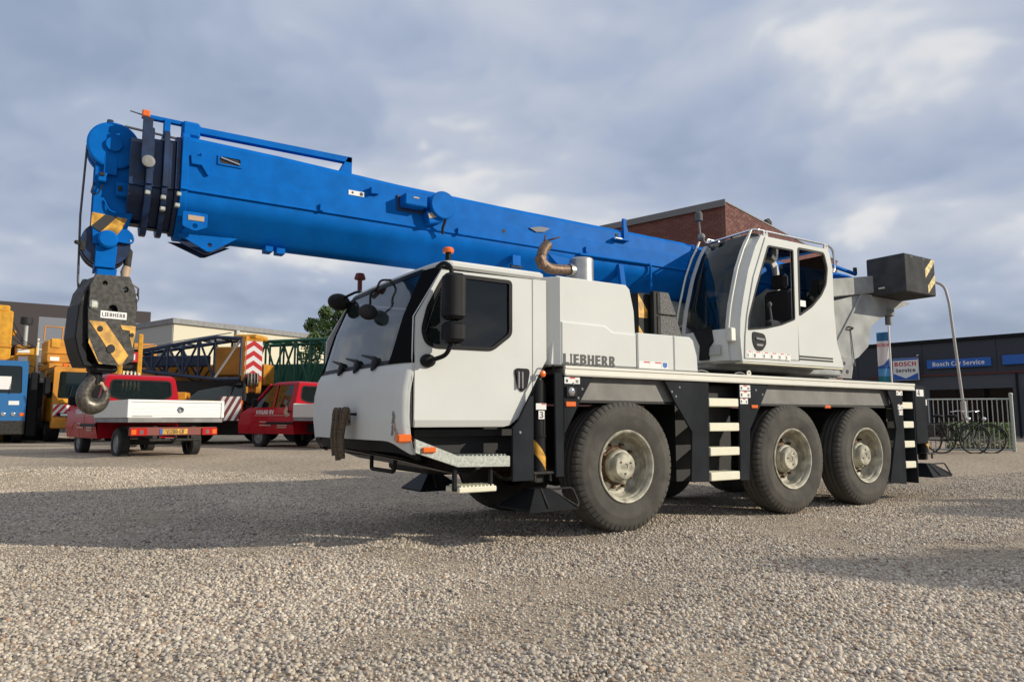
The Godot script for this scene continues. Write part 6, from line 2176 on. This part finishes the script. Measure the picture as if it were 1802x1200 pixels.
func garage() -> void:
	var t := thing("car_service_garage", "dark grey car service garage with blue fascia signs at right", "building", V(31.7, 0.3, -9.9))
	t.transform = wall_frame(V(31.7, 0.3, -9.9), 172.2)     # local x runs towards the viewer's right, local z looks at the yard
	if t.transform.basis.z.dot(V(-1, 0, 0)) < 0.0:
		t.transform = wall_frame(V(31.7, 0.3, -9.9), -7.8)
	var flipx := 1.0 if t.transform.basis.x.z > 0.0 else -1.0
	var wall := mat(lin(0.034, 0.041, 0.053), 0.7)
	var low := mat(lin(0.065, 0.073, 0.088), 0.7)
	var X := func(v: float) -> float:
		return v * flipx
	bx("upper_wall", t, wall, X.call(-24.0), 3.05, -9.0, X.call(14.0), 4.75, -0.03, 0.0)
	for i in 12:
		var x0 := -24.0 + i * 3.17
		bx("cladding_panel", t, wall, X.call(x0 + 0.012), 3.06, -0.03, X.call(x0 + 3.158), 4.74, 0.0, 0.006)
	bx("gutter", t, M.black, X.call(-24.0), 4.66, 0.0, X.call(14.0), 4.75, 0.09, 0.01)
	bx("downpipe", t, M.black, X.call(2.05), 0.0, -0.02, X.call(2.13), 3.05, 0.06, 0.01)
	bx("plinth", t, M.grey, X.call(-24.0), 0.0, -0.02, X.call(14.0), 0.14, 0.03, 0.0)
	bx("roof_edge", t, M.black, X.call(-24.1), 4.75, -9.1, X.call(14.1), 4.83, 0.06, 0.01)
	bx("red_line", t, M.dull_red, X.call(-4.5), 3.02, 0.0, X.call(14.0), 3.10, 0.05, 0.0)
	var hole_x0 := -1.6
	var hole_x1 := 1.9
	var q := MB.new()
	var holes: Array = [pl([X.call(hole_x0), 0.15, X.call(hole_x1), 0.15, X.call(hole_x1), 2.35, X.call(hole_x0), 2.35]), pl([X.call(5.2), 0.1, X.call(7.4), 0.1, X.call(7.4), 2.35, X.call(5.2), 2.35])]
	q.plate(pl([X.call(-24.0), 0.0, X.call(14.0), 0.0, X.call(14.0), 3.045, X.call(-24.0), 3.045]), holes, -0.2, -0.02)
	put("lower_wall", q, low, t)
	bx("inner_room", t, M.dark, X.call(-23.0), 0.0, -8.9, X.call(13.0), 3.0, -7.5, 0.0)
	bx("window", t, M.glass_dark, X.call(hole_x0), 0.15, -0.12, X.call(hole_x1), 2.35, -0.11, 0.0)
	for x in [-0.45, 0.7]:
		bx("window_bar", t, M.black, X.call(x - 0.03), 0.15, -0.12, X.call(x + 0.03), 2.35, -0.06, 0.0)
	bx("door", t, M.glass_dark, X.call(5.2), 0.1, -0.12, X.call(7.4), 2.35, -0.11, 0.0)
	# fascia signs
	var s := bx("fascia_sign", t, M.sign_blue, X.call(-1.6), 3.38, 0.0, X.call(1.15), 3.80, 0.12, 0.02)
	var tt := Transform3D(Basis.IDENTITY, V(X.call(-0.22), 3.585, 0.122))
	text("Bosch Car Service", 0.2, M.sign_white, s, tt, 0.95, "lettering")
	bx("fascia_sign", t, M.sign_blue, X.call(1.6), 3.40, 0.0, X.call(9.0), 3.84, 0.12, 0.02)
	# square logo sign
	var b := bx("logo_sign", t, M.sign_white, X.call(-3.15), 2.86, 0.12, X.call(-1.95), 3.98, 0.22, 0.02)
	bx("sign_top", b, M.sign_blue, X.call(-3.15), 3.88, 0.22, X.call(-1.95), 3.97, 0.228, 0.0)
	pr("sign_foot", b, M.sign_blue, [X.call(-3.13), 2.88, X.call(-1.97), 2.88, X.call(-1.97), 3.22, X.call(-2.55), 2.96, X.call(-3.13), 3.22], 0.22, 0.228, 0.0)
	text("BOSCH", 0.21, M.sign_red, b, Transform3D(Basis.IDENTITY, V(X.call(-2.55), 3.68, 0.23)), 1.1)
	text("Service", 0.18, M.letter, b, Transform3D(Basis.IDENTITY, V(X.call(-2.55), 3.36, 0.23)), 1.1)
	bx("sign_bracket", t, M.grey, X.call(-3.2), 3.2, 0.0, X.call(-2.2), 3.4, 0.12, 0.0)
	# notice panel by the door
	var n := bx("notice_panel", t, mat(lin(0.02, 0.05, 0.12), 0.4), X.call(2.3), 0.7, -0.02, X.call(3.9), 2.3, 0.02, 0.0)
	for i in 6:
		bx("notice_line", n, M.sill_grey, X.call(2.6), 2.1 - i * 0.14, 0.02, X.call(3.4 - (i % 3) * 0.15), 2.13 - i * 0.14, 0.026, 0.0)
	bx("notice_label", n, M.sill_grey, X.call(3.15), 1.0, 0.02, X.call(3.65), 1.22, 0.026, 0.0)
	q = MB.new()
	q.cyl(V(X.call(-2.0), 4.10, 0.0), V(X.call(-1.95), 4.08, 0.25), 0.05, 8)
	put("wall_lamp", q, M.sill_grey, t)

func yard_edge() -> void:
	# flag on a pole
	var t := thing("banner_flag", "blue and teal banner flag on a white pole beside the garage", "flag", V(22.76, 0.34, -8.52))
	bar("pole", t, M.sign_white, V(0, 0, 0), V(0, 4.55, 0), 0.035)
	# local right of the viewer
	var r := Vector3(cos(deg_to_rad(61.0)), 0, sin(deg_to_rad(61.0)))
	var cloth := func(y0: float, y1: float, m: Material) -> void:
		var q := MB.new()
		var gg: Array = []
		for i in 9:
			var u := i / 8.0
			var row: Array = []
			for j in 7:
				var y := lerpf(y0, y1, j / 6.0)
				var off := r * (-0.42 * u - 0.03) + r.cross(Vector3.UP) * (0.05 * sin(u * 7.0 + y * 1.5))
				row.append(off + V(0, y - 0.12 * u * (1.0 if y1 > 4.3 and j == 6 else 0.0), 0))
			gg.append(row)
		q.grid(gg)
		gg.reverse()
		q.grid(gg)
		put("cloth", q, m, t)
	var teal := mat(lin(0.02, 0.20, 0.26), 0.8)
	var sky_blue := mat(lin(0.10, 0.35, 0.65), 0.8)
	cloth.call(1.3, 2.55, teal)
	cloth.call(2.55, 2.85, sky_blue)
	cloth.call(2.85, 2.95, M.sign_blue)
	cloth.call(2.95, 3.95, M.sign_white)
	cloth.call(3.95, 4.3, mat(lin(0.03, 0.17, 0.36), 0.8))
	var face := Basis(r, Vector3.UP, r.cross(Vector3.UP))
	text("BOSCH", 0.11, M.sign_red, t, Transform3D(face, r * -0.24 + V(0, 3.78, 0) + r.cross(Vector3.UP) * 0.065), 0.9)
	pr("blue_corner", t, M.sign_blue, [-0.44, 2.95, -0.05, 2.95, -0.05, 3.25, -0.24, 3.0], 0.062, 0.066, 0.0, Transform3D(face, Vector3.ZERO))
	# street lamp
	t = thing("street_lamp", "tall grey street lamp with a curved arm in front of the garage", "street lamp", V(22.9, 0.34, -6.0))
	bar("base_tube", t, M.sill_grey, V(0, 0, 0), V(-0.05, 1.5, 0), 0.10)
	var a := Vector3(-cos(deg_to_rad(65.0)), 0, -sin(deg_to_rad(65.0)))
	tb("pole", t, M.sill_grey, arc([V(-0.05, 1.4, 0), a * 0.22 + V(-0.05, 5.2, 0), a * 0.36 + V(0, 5.85, 0), a * 0.75 + V(0, 6.02, 0)], 0.25), 0.05, 10)
	var q := MB.new()
	q.ball(a * 0.85 + V(0, 6.03, 0), V(0.20, 0.11, 0.24), 14, 8)
	put("lamp_head", q, M.grey, t)
	# bar fence
	var f0 := V(13.86, 0.0, -2.73)
	var f1 := V(15.1, 0.0, -1.33)
	t = thing("bar_fence", "grey steel bar fence with round end post behind the bicycles", "fence", V(13.86, 0.32, -2.73))
	var d := f1 - f0
	var L := d.length()
	d = d.normalized()
	bar("rail", t, M.galv, V(0, 1.36, 0), d * L + V(0, 1.36, 0), 0.02)
	bar("rail", t, M.galv, V(0, 0.10, 0), d * L + V(0, 0.10, 0), 0.02)
	for i in 17:
		bar("fence_bar", t, M.galv, d * (0.02 + i * L / 17.0) + V(0, 0.1, 0), d * (0.02 + i * L / 17.0) + V(0, 1.36, 0), 0.013)
	bar("end_post", t, M.galv, d * L + V(0, 0, 0), d * L + V(0, 1.46, 0), 0.045)
	q = MB.new()
	q.ball(d * L + V(0, 1.47, 0), V(0.05, 0.05, 0.05), 10, 8)
	put("post_cap", q, M.galv, t)
	# bicycles against the fence
	bicycle("black bicycle leaning by the fence, nearest its round end post", V(13.75, 0.33, -1.85), 48.0, M.black)
	bicycle("black bicycle at the fence, half hidden behind the crane's rear", V(13.25, 0.33, -1.95), 40.0, M.dirty_black)
	# green planter strip behind the fence
	t = thing("clipped_hedge", "low clipped green hedge behind the fence", "hedge", V(16.2, 0.34, -2.6))
	hedge(t, 1.6, 0.75)

func bicycle(label: String, at: Vector3, turn: float, m: Material) -> void:
	var t := thing("bicycle", label, "bicycle", at, -deg_to_rad(turn), "bicycles at the fence")
	for x in [-0.52, 0.55]:
		var w := Node3D.new()
		w.name = "wheel"
		t.add_child(w, true)
		w.position = V(x, 0.35, 0)
		var q := MB.new()
		var c: Array = []
		for i in 32:
			c.append(V(0.33 * cos(TAU * i / 32), 0.33 * sin(TAU * i / 32), 0))
		q.tube(c, 0.02, 6, true)
		put("tyre", q, M.rubber_dark, w)
		q = MB.new()
		for i in 16:
			q.cyl(V(0, 0, 0.02 if i % 2 else -0.02), V(0.32 * cos(TAU * i / 16), 0.32 * sin(TAU * i / 16), 0), 0.0022, 4)
		put("spokes", q, M.wire_light, w).set_meta("kind", "stuff")
		q = MB.new()
		var fen: Array = []
		for i in 12:
			var u := PI * (0.05 + 0.75 * i / 11.0)
			fen.append(V(0.375 * cos(u), 0.375 * sin(u), 0))
		q.tube(fen, 0.018, 6)
		put("mudguard", q, m, w)
	tb("frame", t, m, [V(-0.52, 0.35, 0), V(-0.05, 0.32, 0), V(0.36, 0.78, 0)], 0.018)
	tb("frame_tube", t, m, [V(-0.05, 0.32, 0), V(-0.20, 0.85, 0)], 0.016)
	tb("frame_tube", t, m, [V(-0.52, 0.35, 0), V(-0.17, 0.75, 0)], 0.012)
	tb("frame_tube", t, m, [V(-0.13, 0.62, 0), V(0.33, 0.82, 0)], 0.016)
	tb("fork", t, m, [V(0.55, 0.35, 0), V(0.40, 0.70, 0), V(0.33, 0.98, 0)], 0.015)
	tb("handlebar", t, M.chrome, arc([V(0.18, 1.02, -0.28), V(0.32, 1.05, -0.16), V(0.34, 1.03, 0.0), V(0.32, 1.05, 0.16), V(0.18, 1.02, 0.28)], 0.06), 0.012)
	var q := MB.new()
	q.ball(V(-0.24, 0.92, 0), V(0.14, 0.04, 0.08), 12, 8)
	put("saddle", q, M.black, t)
	bx("carrier_rack", t, M.dirty_black, -0.80, 0.74, -0.07, -0.35, 0.76, 0.07, 0.0)
	bx("pannier", t, M.dirty_black, -0.78, 0.42, 0.08, -0.40, 0.74, 0.20, 0.03)
	q = MB.new()
	q.ball(V(0.45, 0.85, 0), V(0.05, 0.05, 0.05), 8, 6)
	put("lamp", q, M.chrome, t)

# ---------------------------------------------------------------- plants
func leaf_cloud(centres: Array, per: int, size: float, rng: RandomNumberGenerator) -> MB:
	var q := MB.new()
	for c in centres:
		for i in per:
			var d := Vector3(rng.randfn(), rng.randfn(), rng.randfn()).normalized() * pow(rng.randf(), 0.45)
			var p: Vector3 = c[0] + d * c[1]
			var n := (d * 0.6 + Vector3(rng.randfn(), rng.randfn() + 0.5, rng.randfn()) * 0.6).normalized()
			var u := n.cross(Vector3(rng.randfn(), rng.randfn(), rng.randfn())).normalized()
			var w := n.cross(u)
			var s := size * rng.randf_range(0.6, 1.3)
			q.trin(p - u * s, p - w * s * 0.55, p + u * s, n, n, n)
			q.trin(p - u * s, p + u * s, p + w * s * 0.55, n, n, n)
	return q

func leaf_mat(r: float, g: float, b: float) -> StandardMaterial3D:
	var m := mat(lin(r, g, b), 0.6)
	m.backlight_enabled = true
	m.backlight = Color(0.25, 0.35, 0.08)
	m.cull_mode = BaseMaterial3D.CULL_DISABLED
	return m

func tree(label: String, at: Vector3, tall: float, wide: float, seed_no: int, per: int, leaf: float, low := 0.35) -> void:
	var rng := RandomNumberGenerator.new()
	rng.seed = seed_no
	var t := thing("leafy_tree", label, "tree", at)
	var q := MB.new()
	q.tube([V(0, -0.1, 0), V(0.05, tall * 0.25, 0.03), V(-0.04, tall * 0.5, 0.05), V(0.02, tall * 0.85, 0)], [tall * 0.03, tall * 0.024, tall * 0.016, tall * 0.004], 10)
	put("trunk", q, mat(lin(0.07, 0.055, 0.04), 0.9), t)
	var cs: Array = []
	var limbs := MB.new()
	for i in 36:
		var u := rng.randf()
		var h := lerpf(low, 0.95, u)
		var rr := wide * (sin(PI * clampf((h - low) / (1.05 - low), 0.03, 1.0)) * 0.75 + 0.2) * sqrt(rng.randf())
		var a := rng.randf() * TAU
		var p := V(rr * cos(a), tall * h, rr * sin(a))
		limbs.tube([V(0, tall * maxf(low * 0.6, h - 0.25), 0), p * 0.5 + V(0, tall * (h - 0.08) * 0.5, 0), p], [tall * 0.010, tall * 0.006, tall * 0.002], 5)
		cs.append([p, wide * rng.randf_range(0.16, 0.34)])
	put("limbs", limbs, mat(lin(0.07, 0.055, 0.04), 0.9), t)
	put("crown", leaf_cloud(cs, int(per * 0.5), leaf, rng), leaf_mat(0.085, 0.13, 0.035), t)
	put("crown", leaf_cloud(cs, int(per * 0.3), leaf, rng), leaf_mat(0.055, 0.085, 0.022), t)

func hedge(t: Node3D, long: float, tall: float) -> void:
	var rng := RandomNumberGenerator.new()
	rng.seed = 3
	var q := MB.new()
	var d := V(cos(deg_to_rad(66.0)), 0, sin(deg_to_rad(66.0)))
	for i in 2600:
		var p := d * rng.randf_range(-long / 2, long / 2) + d.cross(Vector3.UP) * rng.randf_range(-0.2, 0.2) + V(0, rng.randf_range(0.05, tall), 0)
		var n := Vector3(rng.randfn(), rng.randfn() + 0.5, rng.randfn()).normalized()
		var u := n.cross(Vector3(rng.randfn(), rng.randfn(), rng.randfn())).normalized() * 0.035
		var w := n.cross(u) * 0.6
		q.trin(p - u, p - w, p + u, n, n, n)
		q.trin(p - u, p + u, p + w, n, n, n)
	put("foliage", q, leaf_mat(0.08, 0.12, 0.03), t)
	tb("stems", t, M.rust, [d * -long * 0.48 + V(0, 0.05, 0), d * long * 0.48 + V(0, 0.05, 0)], 0.03, 6)

func backdrop() -> void:
	buildings()
	parked_machines()
	pickup("red pickup truck with white tailgate and yellow number plate, seen from behind", V(-2.93, 0.30, -11.49), -12.0, true)
	pickup("red pickup truck with white side lettering, half hidden by the white cab", V(2.2, 0.33, -13.0), -22.0, false)
	yard_edge()
	tree("green tree behind the cream warehouse, left of the white cab", V(7.6, 0.3, -28.6), 6.9, 2.2, 4, 520, 0.09)
	tree("tall tree beyond the right edge whose shadow crosses the foreground gravel", V(16.0, 0.0, 17.7), 9.0, 2.0, 9, 900, 0.15, 0.3)
	tree("tall tree beyond the right edge whose shadow reaches the rear wheels", V(19.3, 0.0, 14.9), 8.2, 1.7, 14, 900, 0.15, 0.3)
